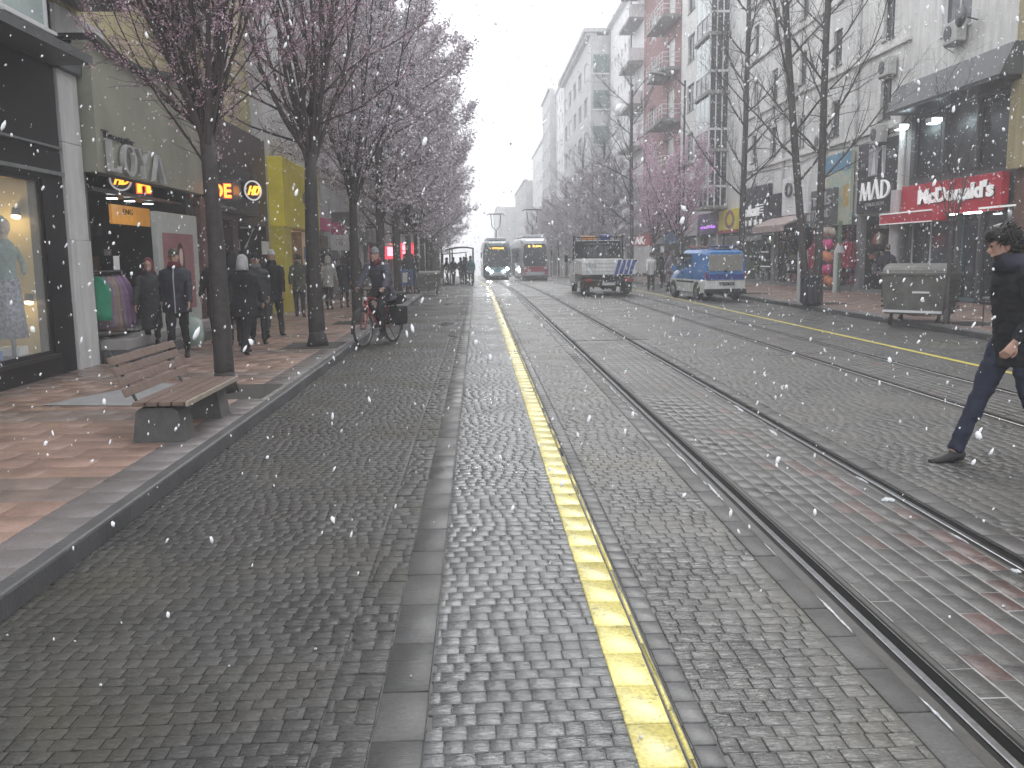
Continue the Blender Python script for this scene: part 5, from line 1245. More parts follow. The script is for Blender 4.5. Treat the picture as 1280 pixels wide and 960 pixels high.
        q.v = [tuple(Vector(v) - (hf*max(0, (Vector(v)-hd).dot(hf)-(.07 if (Vector(v)-hd).dot(hup) > .05 else .045)))) for v in q.v]; q.build('headscarf', p, hat_m, smooth=True)
    elif hair:
        L = .17 if female else .03
        q.loft([(hd-hup*L-hf*.035, hs*.078, hf*.075), (hd-hup*.02-hf*.028, hs*.083, hf*.088), (hd+hup*.04-hf*.016, hs*.084, hf*.100), (hd+hup*.085-hf*.008, hs*.080, hf*.102), (hd+hup*.125-hf*.004, hs*.060, hf*.078), (hd+hup*.145-hf*.004, hs*.02, hf*.03)], 20)
        rr = random.Random(hash(label) & 255)
        out = []
        for v in q.v:
            w_ = Vector(v); f_ = (w_-hd).dot(hf); z_ = (w_-hd).dot(hup)
            lim = .045 if z_ < .03 else .105
            if f_ > lim: w_ -= hf*(f_-lim)
            out.append(tuple(w_+Vector((rr.uniform(-.006,.006), rr.uniform(-.006,.006), rr.uniform(-.006,.006)))))
        q.v = out; q.build('hair', p, 'hair', smooth=True)
    return p

ZP = ZW
person('woman in long dark coat and red headscarf left of the man in the zipped jacket', (-5.30, 14.75, ZP), .25, 1.56, pose_walk(.12, 1, .0, .15), coat='c_charcoal', coat_len=.55, trousers='c_black', hat='scarf', hat_m='c_red', female=True)
person('man in navy and black jacket with white zipper and camouflage cap', (-4.72, 14.25, ZP), .15, 1.69, pose_walk(.16, -1, .02, .2), coat='c_navy', coat_len=.28, trousers='c_black', hat='cap', hat_m='c_camo', scarf='c_red', wide=1.25, zipper='c_lightgrey')
person('man in dark overcoat with grey shawl, half hidden by the near trunk', (-4.78, 16.6, ZP), .1, 1.66, pose_walk(.14, 1, .0, .15), coat='c_black', coat_len=.5, trousers='c_black', hat='cap', hat_m='c_grey', scarf='c_grey')
person('stocky figure in black jacket with pale grey hood seen from behind', (-3.80, 14.7, ZP), PI-.1, 1.58, pose_walk(.30, 1, .05, .25), coat='c_black', coat_len=.35, trousers='c_black', hat='hood', hat_m='c_lightgrey', wide=1.45)
person('figure in black jacket and pale beanie walking ahead of the stocky one', (-4.02, 17.8, ZP), PI, 1.68, pose_walk(.24, -1, .0, .25), coat='c_black', coat_len=.28, trousers='c_charcoal', hat='beanie', hat_m='c_lightgrey', wide=1.15)
person('dark hooded figure right behind the near trunk, between overcoat and stocky figure', (-4.28, 15.9, ZP), PI+.3, 1.64, pose_walk(.15, -1, .03, .2), coat='c_black', coat_len=.42, trousers='c_black', hat='hood', hat_m='c_black', wide=1.2)
person('figure in dark jacket and grey scarf between stocky figure and pale beanie', (-4.02, 16.5, ZP), .4, 1.62, pose_walk(.12, 1, .0, .15), coat='c_charcoal', coat_len=.3, trousers='c_black', hat='cap', hat_m='c_black', scarf='c_grey', wide=1.1)
person('figure in olive jacket behind the trunk by the yellow shop', (-4.65, 23.6, ZP), PI+.2, 1.62, pose_walk(.16, 1, .0, .2), coat='c_olive', coat_len=.3, trousers='c_charcoal')
person('person in light grey jacket with dark shoulder strap walking away', (-4.45, 27.0, ZP), PI, 1.55, pose_walk(.14, 1, .0, .2), coat='c_lightgrey', coat_len=.28, trousers='c_black', female=True, hat='hood', hat_m='c_lightgrey')
person('woman in long dark purple coat beside the light grey jacket', (-4.08, 27.6, ZP), PI, 1.55, pose_walk(.1, -1, .0, .1), coat='c_navy', coat_len=.5, trousers='c_black', female=True)
person('dark figure beside the blue box at the left container', (-2.75, 38.0, ZP), PI, 1.6, pose_walk(.12, 1), coat='c_navy', trousers='c_charcoal', voxel=.024)
person('person in teal jacket walking in the road left of the tram', (-.42, 53.0, gz(53)), PI, 1.70, pose_walk(.1, 1), coat='c_teal', trousers='c_navy', voxel=.024)
person('person in grey coat just behind the teal jacket in the road', (-.85, 56.0, gz(56)), .1, 1.68, pose_walk(.14, -1), coat='c_charcoal', trousers='c_black', voxel=.024)
cr = [(-3.6, 45, 'c_black', 'dark coated figure on the left pavement before the shelter'), (-2.0, 58, 'c_charcoal', 'leftmost waiting passenger under the tram shelter'), (-1.55, 57.2, 'c_navy', 'waiting passenger in navy jacket under the tram shelter'), (-1.1, 58.4, 'c_mauvegrey', 'waiting passenger in mauve grey coat under the tram shelter'), (-.75, 60, 'c_black', 'waiting passenger at the right post of the tram shelter'), (-3.3, 51, 'c_grey', 'grey coated figure on the left pavement near the shelter'), (-4.6, 35, 'c_black', 'black coated figure far along the left shop fronts')]
for k, (x, y, c_, lab) in enumerate(cr): person(lab, (x, y, ZP*(x < -2.3)+gz(y)), k*1.3, 1.66, pose_walk(.1, (-1)**k), coat=c_, trousers='c_black', voxel=.026, group='distant passers-by on the left')
cr = [(7.75, 40.2, 'c_white', 'c_black', 'person in white top standing just right of the lorry'), (8.25, 38.6, 'c_plaid', 'c_black', 'person in long plaid coat left of the blue van'), (8.8, 43, 'c_black', 'c_black', 'black clothed person behind the plaid coat'), (7.35, 46, 'c_charcoal', 'c_navy', 'dark figure between lorry and white top'), (9.9, 47, 'c_mauvegrey', 'c_black', 'mauve coated figure under the pink blossom'), (6.35, 60.5, 'c_black', 'c_lightgrey', 'person with dark top and pale trousers left of the lorry'), (8.3, 66, 'c_grey', 'c_charcoal', 'hazy grey figure beyond the lorry'), (10.6, 55, 'c_navy', 'c_black', 'hazy navy figure under the far pink tree'), (12.6, 27.4, 'c_navy', 'c_black', 'person in navy at the restaurant window above the grey container')]
for k, (x, y, c_, tr, lab) in enumerate(cr): person(lab, (x, y, ZP*(x > 9.4)+gz(y)), k*1.1, 1.68, pose_walk(.1, (-1)**k), coat=c_, coat_len=.6 if c_ == 'c_plaid' else .3, trousers=tr, voxel=.024, group='distant passers-by on the right')
# dark-haired man striding across at the right edge; faces left (-X) so local -Y is turned to -X
J = {}
def P(f, s, z): return Vector((s, -f, z))          # f: forward, s: to his right(+)/left(-)
J['pelvis'] = P(.0, 0, .93); J['chest'] = P(.03, 0, 1.30); J['neck'] = P(.075, 0, 1.475); J['head'] = P(.135, 0, 1.612)
J['head_up'] = Vector((0, -.28, 1)); J['head_dir'] = Vector((-.28, -1, -.3))
J['hipl'] = P(.02, -.09, .90); J['kneel'] = P(.19, -.085, .50); J['anklel'] = P(.36, -.08, .10); J['toel'] = P(.55, -.08, .075)
J['hipr'] = P(0, .09, .90); J['kneer'] = P(-.10, .09, .47); J['ankler'] = P(-.42, .09, .19); J['toer'] = P(-.28, .09, .04)
J['shl'] = P(.04, -.175, 1.415); J['ell'] = P(-.10, -.235, 1.15); J['wrl'] = P(-.05, -.23, .92)
J['shr'] = P(.05, .175, 1.415); J['elr'] = P(.0, .25, 1.14); J['wrr'] = P(.14, .23, .93); J['curl'] = .7
mn = person('dark haired man in black coat and jeans striding across at the right edge', (4.14, 6.75, -.012), -PI/2, 1.86, J, coat='c_black', coat_len=.30, trousers='c_denim', voxel=.012, hair=False, hv=.0075)
hd = J['head']; hup = J['head_up'].normalized(); hf = J['head_dir']; hf = (hf-hup*hf.dot(hup)).normalized(); hs = hup.cross(hf)
q = MB(); rr = random.Random(3)
q.loft([(hd-hup*.075-hf*.055, hs*.060, hf*.045), (hd-hup*.03-hf*.040, hs*.080, hf*.078), (hd+hup*.03-hf*.022, hs*.086, hf*.098), (hd+hup*.075-hf*.002, hs*.088, hf*.108), (hd+hup*.115+hf*.002, hs*.075, hf*.098), (hd+hup*.145, hs*.045, hf*.06), (hd+hup*.155, hs*.01, hf*.01)], 22)
out = []
for v in q.v:
    w_ = Vector(v); f_ = (w_-hd).dot(hf); z_ = (w_-hd).dot(hup); lim = .0 if z_ < -.01 else (.035 if z_ < .035 else .12)
    if f_ > lim: w_ -= hf*(f_-lim)
    out.append(tuple(w_))
q.v = out
for k in range(900):   # tousled locks
    a = rr.uniform(0, 2*PI); z = rr.uniform(-.05, .14); rad = math.sqrt(max(.05, 1-(max(z,0)/.155)**2))
    s_, f_ = math.cos(a)*.086*rad, math.sin(a)*.104*rad
    if f_ > (.0 if z < .02 else .06) and z < .05: continue
    b0 = hd+hup*z+hs*s_+hf*(f_-.012); o_ = (hs*s_*8+hf*f_*8+hup*(.5+z*4)).normalized()
    dn = (hf*rr.uniform(-.7, .8)+hs*rr.uniform(-.8, .8)+hup*rr.uniform(-.9, .35)).normalized()
    q.tube([b0-o_*.006, b0+o_*.012+dn*.010, b0+o_*.014+dn*.026, b0+o_*.006+dn*.046], [.006, .0055, .004, .001], 4)
q.build('hair', mn, 'hair', smooth=True)
q = MB()   # short beard
q.loft([(hd-hup*.118+hf*.03, hs*.03, hf*.042), (hd-hup*.095+hf*.022, hs*.055, hf*.062), (hd-hup*.06+hf*.012, hs*.066, hf*.072), (hd-hup*.045+hf*.0, hs*.069, hf*.066)], 16); q.build('beard', mn, 'hair', smooth=True)
# coat collar
q = MB(); nk = J['neck']; q.loft([(nk-Vector((0,0,.05)), (.14,0,0), (0,.12,0)), (nk+Vector((0,-.005,.03)), (.105,0,0), (0,.10,0)), (nk+Vector((0,-.01,.075)), (.098,0,0), (0,.098,0))], 20); q.build('collar', mn, 'c_navy', smooth=True)
# ------------------------------------------------------------------ vehicles and street furniture
def wheel_part(parent, c, r, w, name='wheel', hub='rim'):
    t = MB(); t.wheel((0,0,0), r, w, 'x', 24); o = t.build(name, parent, 'rubber', smooth=False); o.location = c
    t = MB(); t.tube([(-w/2-.004,0,0), (w/2+.004,0,0)], r*.60, 20); t.tube([(-w/2-.02,0,0), (w/2+.02,0,0)], r*.2, 10)
    for k in range(5):
        a = 2*PI*k/5; 
        for s in (-1, 1): t.tube([(s*(w/2+.003), math.cos(a)*r*.38, math.sin(a)*r*.38), (s*(w/2+.008), math.cos(a)*r*.38, math.sin(a)*r*.38)], r*.09, 8)
    t.build('rim', o, hub); return o
# ---- lorry
LX, LY = 5.12, 35.2
T = thing('lorry', 'dropside lorry with white tailgate and slanted blue stripes seen from behind', 'lorry', (LX, LY, gz(35.2)))
t = MB(); t.use('truck_white'); t.box(-1.06,1.06,-.0,.05,.84,1.42,.012)
for z in (.98,1.13,1.28): t.box(-1.05,1.05,-.022,-.001,z,z+.03)
t.build('tailgate', T)
t = MB()
for k in range(4):
    x = .22+k*.19; t.add([(x,-.026,.85),(x+.125,-.026,.85),(x+.285,-.026,1.41),(x+.16,-.026,1.41)], [(0,1,2,3)])
t.build('diagonal_stripes', T, 'stripe_blue', fixn=False)
t = MB(); x = .22+4*.17-.05; t.add([(x+.19,-.027,1.3),(x+.24,-.027,1.3),(x+.27,-.027,1.41),(x+.2,-.027,1.41)], [(0,1,2,3)]); t.build('stripe_tip', T, 'stripe_black', fixn=False)
tm = MB(); vs, fs = text_mesh('7 YUCE', .01); tm.add([(-.9+.42*u, -.024-.004*w, 1.15+.10*v) for u, v, w in vs], fs); tm.build('tailgate_lettering', T, 'sign_grey', fixn=False)
t = MB(); t.box(-1.06,-1.01,.055,3.1,.84,1.40,.01); t.box(1.01,1.06,.055,3.1,.84,1.40,.01); t.box(-1.0,1.0,3.05,3.1,.84,1.45,.01); t.build('side_panel', T, 'truck_white')
t = MB(); t.box(-1.0,1.0,.06,3.04,.76,.83); t.build('load_floor', T, 'truck_dark')
t = MB(); t.box(-.42,-.32,.1,5.0,.52,.74); t.box(.32,.42,.1,5.0,.52,.74); [t.box(-.31,.31,y,y+.08,.55,.70) for y in (.3,1.3,2.4,3.6)]; t.build('chassis', T, 'truck_dark')
t = MB(); t.box(-.95,-.35,.35,.9,.35,.68,.02); t.build('tool_box', T, 'rust_box')
t = MB(); t.tube([(-.25,.55,.45),(.25,.55,.45)], .17, 16); t.ell((0,1.1,.38), (.2,.16,.18), 12, 8); t.tube([(-.8,1.1,.38),(.8,1.1,.38)], .06, 10); t.build('axle_and_tank', T, 'truck_dark')
t = MB(); t.box(-.98,.98,.0,.06,.56,.66); [t.box(s-.03,s+.03,.02,.05,.3,.56) for s in (-.6,-.1,.25,.6)]; t.build('under_run_bar', T, 'truck_dark')
for s in (-1, 1):
    t = MB(); t.box(s*.78-.16,s*.78+.16,-.02,.03,.57,.67,.01); t.build('tail_light', T, 'tail_red')
    wheel_part(T, (s*.82,1.15,.34), .34, .32); wheel_part(T, (s*.86,4.55,.34), .34, .22)
    t = MB(); t.box(s*.85-.18,s*.85+.18,.62,.65,.12,.55); t.build('mud_flap', T, 'rubber')
t = MB(); t.box(-.26,.26,-.03,-.008,.42,.53); t.build('number_plate', T, 'plate_white')
t = MB(); t.prism([(3.25,.45),(5.35,.45),(5.45,1.15),(4.95,1.35),(4.4,2.18),(3.3,2.22),(3.25,2.1)], 'x', -.98, .98); t.build('cab', T, 'truck_white')
t = MB(); t.box(-.975,.975,3.20,3.245,1.3,2.19); t.build('rear_panel', T, 'truck_dark'); t = MB(); t.box(-.5,.5,3.17,3.199,1.45,1.98,.01); t.build('rear_window', T, 'tram_glass'); t = MB(); t.box(-.55,.35,3.16,3.175,2.04,2.08); t.build('window_strip', T, 'sign_grey')
t = MB()
for x in (-1.04, 1.04): t.box(x-.03,x+.03,3.1,3.16,.84,2.42)
for z in (1.45, 2.32): t.box(-1.01,1.01,3.1,3.15,z,z+.05)
for k in range(9): t.box(-.95+k*.235-.012,-.95+k*.235+.012,3.11,3.14,1.5,2.32)
t.build('headboard_rack', T, 'truck_dark')
t = MB(); t.box(-.99,-.94,3.35,4.3,1.35,2.0); t.box(.94,.99,3.35,4.3,1.35,2.0); t.v = [(x*1.012,y,z) for x,y,z in t.v]; t.build('side_window', T, 'tram_glass')
t = MB(); t.box(-.62,-.05,3.5,3.75,2.24,2.40,.03); t.build('light_bar', T, 'beacon_orange'); t = MB(); t.box(-.7,.7,3.45,3.8,2.2,2.235); t.build('roof_rack', T, 'dark_grey_metal')
t = MB(); t.box(.15,.6,3.5,3.9,2.24,2.46,.05); t.build('blue_tarp', T, 'stripe_blue')
for s in (-1, 1):
    t = MB(); t.box(s*1.2-.07,s*1.2+.07,4.75,4.82,1.3,1.62,.02); t.tube([(s*.98,4.7,1.5),(s*1.2,4.78,1.5)], .015, 6); t.build('mirror', T, 'truck_dark')
# ---- blue and white van
VX, VY = 8.38, 30.3
W = .72
Vn = thing('service_van', 'blue and white service van parked at the right kerb seen from behind', 'van', (VX, VY, 0), .10)
def section(y, zb, zt, w, wt, tuck=0.05):
    return [(-w,y,zb),(-w*1.0,y,zb+.12),(-w,y,zb+(zt-zb)*.5),(-wt-.03,y,zt-.14),(-wt+.03,y,zt-.03),(-wt+.16,y,zt),(wt-.16,y,zt),(wt-.03,y,zt-.03),(wt+.03,y,zt-.14),(w,y,zb+(zt-zb)*.5),(w,y,zb+.12),(w,y,zb)]
secs = [section(.0,.30,1.66,W*.97,W*.86), section(.06,.27,1.71,W,W*.88), section(.6,.26,1.76,W+.02,W*.89), section(2.2,.26,1.77,W+.02,W*.89), section(2.55,.26,1.70,W+.02,W*.86), section(3.05,.26,1.30,W+.01,W*.80), section(3.15,.26,1.10,W+.01,W*.82), section(3.75,.27,.98,W-.01,W*.80), section(4.0,.30,.80,W-.10,W*.70)]
t = MB(); vs = [p for s_ in secs for p in s_]; n = 12; fs = []
for i in range(len(secs)-1):
    for j in range(n): fs.append((i*n+j, i*n+(j+1)%n, (i+1)*n+(j+1)%n, (i+1)*n+j))
fs += [tuple(range(n)), tuple(range((len(secs)-1)*n, len(secs)*n))]
t.add(vs, fs); t.use('van_blue')
bo = t.build('body', Vn, None)
bo.data.materials.clear(); bo.data.materials.append(M['van_blue']); bo.data.materials.append(M['van_white'])
# the lower half of the body is white: a second shell a few millimetres proud
t = MB(); lo = [section(.0,.30,1.66,W*.97,W*.86)]
vs = []; fs = []
ysl = [(-.012,W*.97),(.06,W+.006),(.6,W+.026),(2.2,W+.026),(3.1,W+.018),(3.75,W),(4.01,W-.09)]
for y, w in ysl: vs += [(-w,y,.28),(-w,y,.72),(w,y,.72),(w,y,.28)]
for i in range(len(ysl)-1):
    fs += [(4*i,4*i+1,4*i+5,4*i+4), (4*i+2,4*i+3,4*i+7,4*i+6)]
fs += [(0,1,2,3), (24,25,26,27)]
t.add(vs, fs); t.build('lower_panel', Vn, 'van_white')
t = MB(); t.box(-W*.84,W*.84,-.03,.0,1.02,1.57,.012); t.build('rear_window', Vn, 'van_glass')
t = MB(); t.box(-W*.9,W*.9,-.022,-.002,.74,.90); t.build('rear_band', Vn, 'stripe_blue')
t = MB(); t.box(-W-.01,W+.01,-.10,.03,.27,.42,.02); t.build('rear_bumper', Vn, 'rubber')
t = MB(); t.box(-.23,.31,-.035,-.015,.53,.64); t.build('number_plate', Vn, 'sign_black'); tm = MB(); vs, fs = text_mesh('26 HC 704', .01); tm.add([(-.19+.46*u, -.037-.003*w, .555+.065*v) for u, v, w in vs], fs); tm.build('plate_lettering', Vn, 'plate_white', fixn=False)
t = MB(); t.box(-.05,.05,-.045,-.03,.98,1.03); t.build('door_handle', Vn, 'rubber')
for s in (-1, 1):
    t = MB(); t.box(s*(W-.06),s*(W-.01),-.028,.01,.75,1.0,.01); t.build('tail_light', Vn, 'tail_red')
    t = MB(); t.prism([(2.25,1.02),(3.08,1.02),(2.62,1.58),(2.25,1.62)], 'x', s*(W*.9), s*(W+.012)); t.build('door_window', Vn, 'tram_glass')
    t = MB(); t.prism([(.45,1.05),(2.05,1.05),(2.05,1.55),(.55,1.55)], 'x', s*(W*.9), s*(W+.008)) if s > 0 else t.prism([(1.45,1.05),(2.1,1.05),(2.1,1.60),(1.45,1.58)], 'x', s*(W*.9), s*(W+.008)); t.build('side_window', Vn, 'tram_glass')
    t = MB(); t.box(s*(W+.02),s*(W+.16),2.95,3.03,1.0,1.18,.02); t.build('mirror', Vn, 'van_blue')
    wheel_part(Vn, (s*(W-.05),.75,.29), .29, .19); wheel_part(Vn, (s*(W-.05),3.3,.29), .29, .19)
    t = MB(); 
    for yw in (.75, 3.3):
        t.prism([(yw+.36*math.cos(a), .29+.36*math.sin(a)) for a in np.linspace(-.1, PI+.1, 14)], 'x', s*(W-.10), s*(W+.030))
    t.build('wheel_arch', Vn, 'rubber')
t = MB(); [t.tube([(-W*.8,y,1.84),(W*.8,y,1.84)], .018, 6) for y in (.3,1.0,1.7)]; [t.tube([(s*W*.8,.1,1.81),(s*W*.8,1.95,1.81)], .018, 6) for s in (-1,1)]; t.build('roof_rack', Vn, 'truck_dark')
t = MB(); t.box(-.55,.1,1.9,2.2,1.79,1.88,.03); t.build('roof_light_bar', Vn, 'tail_red'); t = MB(); t.box(-.25,.5,.3,.9,1.83,1.88,.02); t.build('roof_load', Vn, 'stripe_blue')
t = MB(); t.box(-.004,.004,-.036,-.004,.74,1.0); t.box(-W*.93,W*.93,-.024,-.004,.70,.712); t.build('door_gap', Vn, 'rubber')
t = MB(); t.beam((-.05,-.045,1.04),(.25,-.045,1.22), .015,.012); t.build('wiper', Vn, 'rubber')
for s in (-1, 1): t = MB(); t.box(s*(W+.012),s*(W+.034),1.05,2.95,.60,.66,.008); [t.box(s*(W+.015),s*(W+.029),y,y+.012,.36,1.5) for y in (1.2, 2.2)]; t.box(s*(W+.015),s*(W+.04),2.3,2.42,.92,.95); t.build('side_moulding', Vn, 'rubber')
t = MB(); t.box(-.35,.35,-.045,-.028,.92,.965,.005); t.build('number_plate_lamp', Vn, 'van_blue')
# ---- trams
def tram(name, label, x, y, rz, main, front, glassm, lights, led, roof='tram_white'):
    T = thing(name, label, 'tram', (x, y, gz(y)+.02), rz, 'trams standing on the two tracks')
    w = 1.15
    def sec(yy, zb, zt, ww, nose=0): return [(-ww,yy,zb),(-ww,yy,zb+.9),(-ww*.99,yy,2.4),(-ww*.86,yy,zt-.12),(-ww*.66,yy,zt),(ww*.66,yy,zt),(ww*.86,yy,zt-.12),(ww*.99,yy,2.4),(ww,yy,zb+.9),(ww,yy,zb)]
    ss = [sec(.0,.35,2.75,w*.74), sec(.12,.25,2.95,w*.86), sec(.45,.2,3.1,w*.96), sec(1.1,.2,3.2,w), sec(9,.2,3.2,w)]
    t = MB(); n = 10; t.add([p for s_ in ss for p in s_], [(i*n+j, i*n+(j+1)%n, (i+1)*n+(j+1)%n, (i+1)*n+j) for i in range(len(ss)-1) for j in range(n)]+[tuple(range(n)), tuple(range(40, 50))]); t.build('body', T, main)
    t = MB(); t.prism([(-w*.70,1.05),(w*.70,1.05),(w*.80,1.5),(w*.74,2.55),(w*.62,2.72),(-w*.62,2.72),(-w*.74,2.55),(-w*.80,1.5)], 'y', -.05, .2); t.build('windscreen', T, glassm)
    t = MB(); t.prism([(-w*.55,2.42),(w*.55,2.42),(w*.52,2.68),(-w*.52,2.68)], 'y', -.065, -.051); t.build('destination_display', T, 'sign_black')
    tm = MB(); vs, fs = text_mesh('1 OTOGAR' if lights else '5 SSK', .01); tm.add([(-w*.48+w*.96*u, -.067-.003*v2, 2.47+.15*v) for u, v, v2 in vs], fs); tm.build('display_lettering', T, 'led_orange', fixn=False)
    t = MB(); t.prism([(-w*.82,.42),(w*.82,.42),(w*.84,1.03),(-w*.84,1.03)], 'y', -.04, .2); t.build('front_panel', T, front)
    t = MB(); t.prism([(-w*.6,.36),(w*.6,.36),(w*.62,.62),(-w*.62,.62)], 'y', -.12, -.041); t.build('bumper', T, 'tram_white')
    t = MB(); t.box(-w*.8,w*.8,.0,9,.0,.19); t.build('underframe', T, 'truck_dark')
    for s in (-1, 1):
        t = MB(); t.ell((s*w*.68,-.05,.90), (.13,.03,.10), 12, 8); t.build('headlight', T, lights or 'frame_white')
        t = MB(); t.ell((s*w*.44,-.13,.68), (.10,.03,.07), 12, 8); t.build('fog_light', T, (lights or 'frame_white') if s < 0 or lights else 'tail_red')
        t = MB(); t.box(s*(w+.14)-.06,s*(w+.14)+.06,.25,.33,1.8,2.2,.02); t.tube([(s*w*.9,.3,2.3),(s*(w+.14),.29,2.2)], .02, 6); t.build('mirror', T, 'truck_dark')
        t = MB(); [t.prism([(1.3+k*1.9,1.25),(2.9+k*1.9,1.25),(2.9+k*1.9,2.45),(1.3+k*1.9,2.45)], 'x', s*(w-.02), s*(w+.01)) for k in range(4)]; t.build('side_windows', T, glassm)
    t = MB(); t.box(-.8,.8,1.2,8.5,3.22,3.42,.05); t.build('roof_cover', T, roof)
    p = MB(); p.tube([(0,2.2,3.42),(0,1.6,4.0)], .05, 6)
    for s in (-1, 1): p.tube([(0,1.6,4.0),(s*.32,1.9,4.35),(s*.42,2.1,5.35)], .035, 6)
    p.tube([(-.75,2.1,5.28),(-.55,2.1,5.38),(.55,2.1,5.38),(.75,2.1,5.28)], .04, 6); p.tube([(-.42,2.25,5.36),(.42,2.25,5.36)], .03, 6); p.build('pantograph', T, 'dark_grey_metal')
    return T
tram('tram', 'grey green tram with bright headlights facing the camera on the near track', 1.60, 73.5, .02, 'tram_grey', 'tram_teal', 'tram_glass', 'headlight', 1)
tram('tram', 'white and red tram with raised pantograph on the far track', 4.35, 68.5, .035, 'tram_white', 'tram_red', 'tram_glass', None, 1)
# ---- bench near left
def bench(loc, rz, label, s=1.):
    b = thing('park_bench', label, 'bench', loc, rz, 'benches along the street'); b.scale = (s,)*3
    # local: length along y 0..1.55, seat towards +x
    for y in (.0, 1.12):
        t = MB(); t.prism([(-.34,0),(.10,0),(.06,.27),(.0,.30),(-.26,.30),(-.30,.27)], 'y', y, y+.30); t.build('concrete_foot', b, 'concrete')
    t = MB()
    for k in range(4): t.box(-.30+k*.11,-.30+k*.11+.095,-.06,1.55,.325,.362,.006)
    t.build('seat', b, 'wood')
    t = MB(); t.box(.14,.165,-.06,1.55,.318,.364,.006); t.build('seat_edge', b, 'wood_worn')
    t = MB()
    for k in range(4):
        z = .40+k*.088; x = -.36-k*.035; t.obox((x, .745, z+.04), .014, .80, .037, Matrix.Rotation(-.38, 3, 'Y'), .004)
    t.build('backrest', b, 'wood')
    for y in (.1, 1.3):
        t = MB(); t.beam((-.30,y,.30),(-.52,y,.78), .04, .012); t.beam((-.36,y,.315),(.12,y,.315), .04, .012); t.build('bracket', b, 'black_metal')
    return b
bench((-2.63, 7.62, ZW), 0, 'brown slatted wooden bench on concrete feet, nearest on the left pavement')
bench((10.25, 22.2, ZW), PI+.1, 'small grey bench left of the big grey container', .95)
# ---- waste containers
def container(loc, rz, label, s=1.):
    c = thing('waste_container', label, 'waste container', loc, rz, 'galvanised waste containers'); c.scale = (s,)*3
    t = MB(); n = 4; 
    lo = [(-.60,-.40),(.60,-.40),(.60,.40),(-.60,.40)]; hi = [(-.68,-.48),(.68,-.48),(.68,.48),(-.68,.48)]
    t.add([(x,y,.26) for x,y in lo]+[(x,y,1.12) for x,y in hi], [(0,1,2,3),(0,1,5,4),(1,2,6,5),(2,3,7,6),(3,0,4,7)])
    body = t.build('tub', c, 'galvanised')
    t = MB(); t.box(-.71,.71,-.51,-.45,1.10,1.16,.01); t.box(-.71,.71,.45,.51,1.10,1.16,.01); t.box(-.71,-.65,-.45,.45,1.10,1.16,.01); t.box(.65,.71,-.45,.45,1.10,1.16,.01); t.build('rim', c, 'galvanised')
    t = MB()
    rg = [((x,0,1.15), (0,.47,0), (0,0,.20)) for x in (-.66,.66)]; t.loft(rg, 20); t.v = [(x,y,max(z,1.14)) for x,y,z in t.v]; t.build('lid', c, 'galvanised', smooth=False)
    for s_ in (-1,1):
        t = MB(); [t.box(min(s_*.62, s_*.70), max(s_*.62, s_*.70), -.36, .36, .40+k*.11, .40+k*.11+.05) for k in range(6)]; t.build('side_rib', c, 'dark_grey_metal')
    t = MB(); t.box(-.62,.62,-.475,-.452,.30,.35); t.box(.0,.35,-.485,-.47,.72,.76); t.build('handle_bar', c, 'frame_white' if s > .99 else 'grey_metal')
    for x in (-.5,.5):
        for y in (-.3,.3):
            w = MB(); w.wheel((0,0,0), .10, .05, 'x', 14); o = w.build('castor', c, 'rubber'); o.location = (x,y,.10); w = MB(); w.beam((0,0,.0),(.0,.05,.17), .07, .02); w.build('fork', o, 'dark_grey_metal')
    return c
container((9.62, 19.25, .02), -.80, 'big grey metal waste container with pale handle at the right kerb', 1.)
container((-2.15, 38.6, gz(38)), .12, 'grey waste container standing at the left kerb', .76)
bxx = thing('blue_box', 'blue and white box leaning by the left grey container', 'box', (-2.95, 37.4, ZW)); t = MB(); t.box(-.25,.25,-.15,.15,.3,1.0,.02); t.build('case', bxx, 'blue_box'); t = MB(); t.box(-.15,.15,-.165,-.152,.45,.85); t.build('label_panel', bxx, 'frame_white'); t = MB(); [t.tube([(x,0,0),(x,0,.3)], .02, 6) for x in (-.2,.2)]; t.build('leg', bxx, 'dark_grey_metal')
# litter bin, white meter post, display post, rail table
lb = thing('litter_bin', 'round dark litter bin in front of the twin trunks', 'bin', (9.45, 25.2, ZW)); t = MB(); t.tube([(0,0,.0),(0,0,.06),(0,0,.80)], [.22,.26,.30], 18); t.tube([(0,0,.80),(0,0,.84)], [.33,.33], 18); t.build('drum', lb, 'bin_dark'); t = MB(); [t.box(math.cos(a)*.29-.02, math.cos(a)*.29+.02, math.sin(a)*.29-.02, math.sin(a)*.29+.02, .1, .78) for a in np.linspace(0, 2*PI, 12, endpoint=False)]; t.build('slats', lb, 'dark_grey_metal')
mp = thing('meter_post', 'short white post with dark top behind the litter bin', 'post', (9.75, 26.8, ZW)); t = MB(); t.box(-.13,.13,-.1,.1,0,1.55,.02); t.build('shaft', mp, 'white_panel'); t = MB(); t.ell((0,0,1.95), (.28,.28,.42), 12, 8); t.build('wrapped_top', mp, 'c_navy', smooth=True)
rt = thing('low_table', 'thin legged low metal table beside the walking man', 'table', (10.35, 17.2, ZW)); t = MB(); t.box(-.35,.45,-.3,.3,.55,.60,.01); t.build('table_top', rt, 'grey_metal')
for x in (-.32,.42):
    for y in (-.27,.27): t = MB(); t.tube([(x,y,0),(x,y,.55)], .014, 6); t.build('leg', rt, 'dark_grey_metal')
pt = thing('green_post', 'thin green and white post between red shop and grey bench', 'post', (13.2, 32.6, ZW)); t = MB(); t.tube([(0,0,0),(0,0,2.6)], .07, 10); t.build('shaft', pt, 'goods_green'); t = MB(); t.loft([((0,0,1.45),(.22,0,0),(0,.1,0)), ((0,0,1.85),(.05,0,0),(0,.05,0))], 12); t.tube([(-.12,0,0),(-.12,0,1.5)], .08, 8); t.build('cover', pt, 'wall_grey')
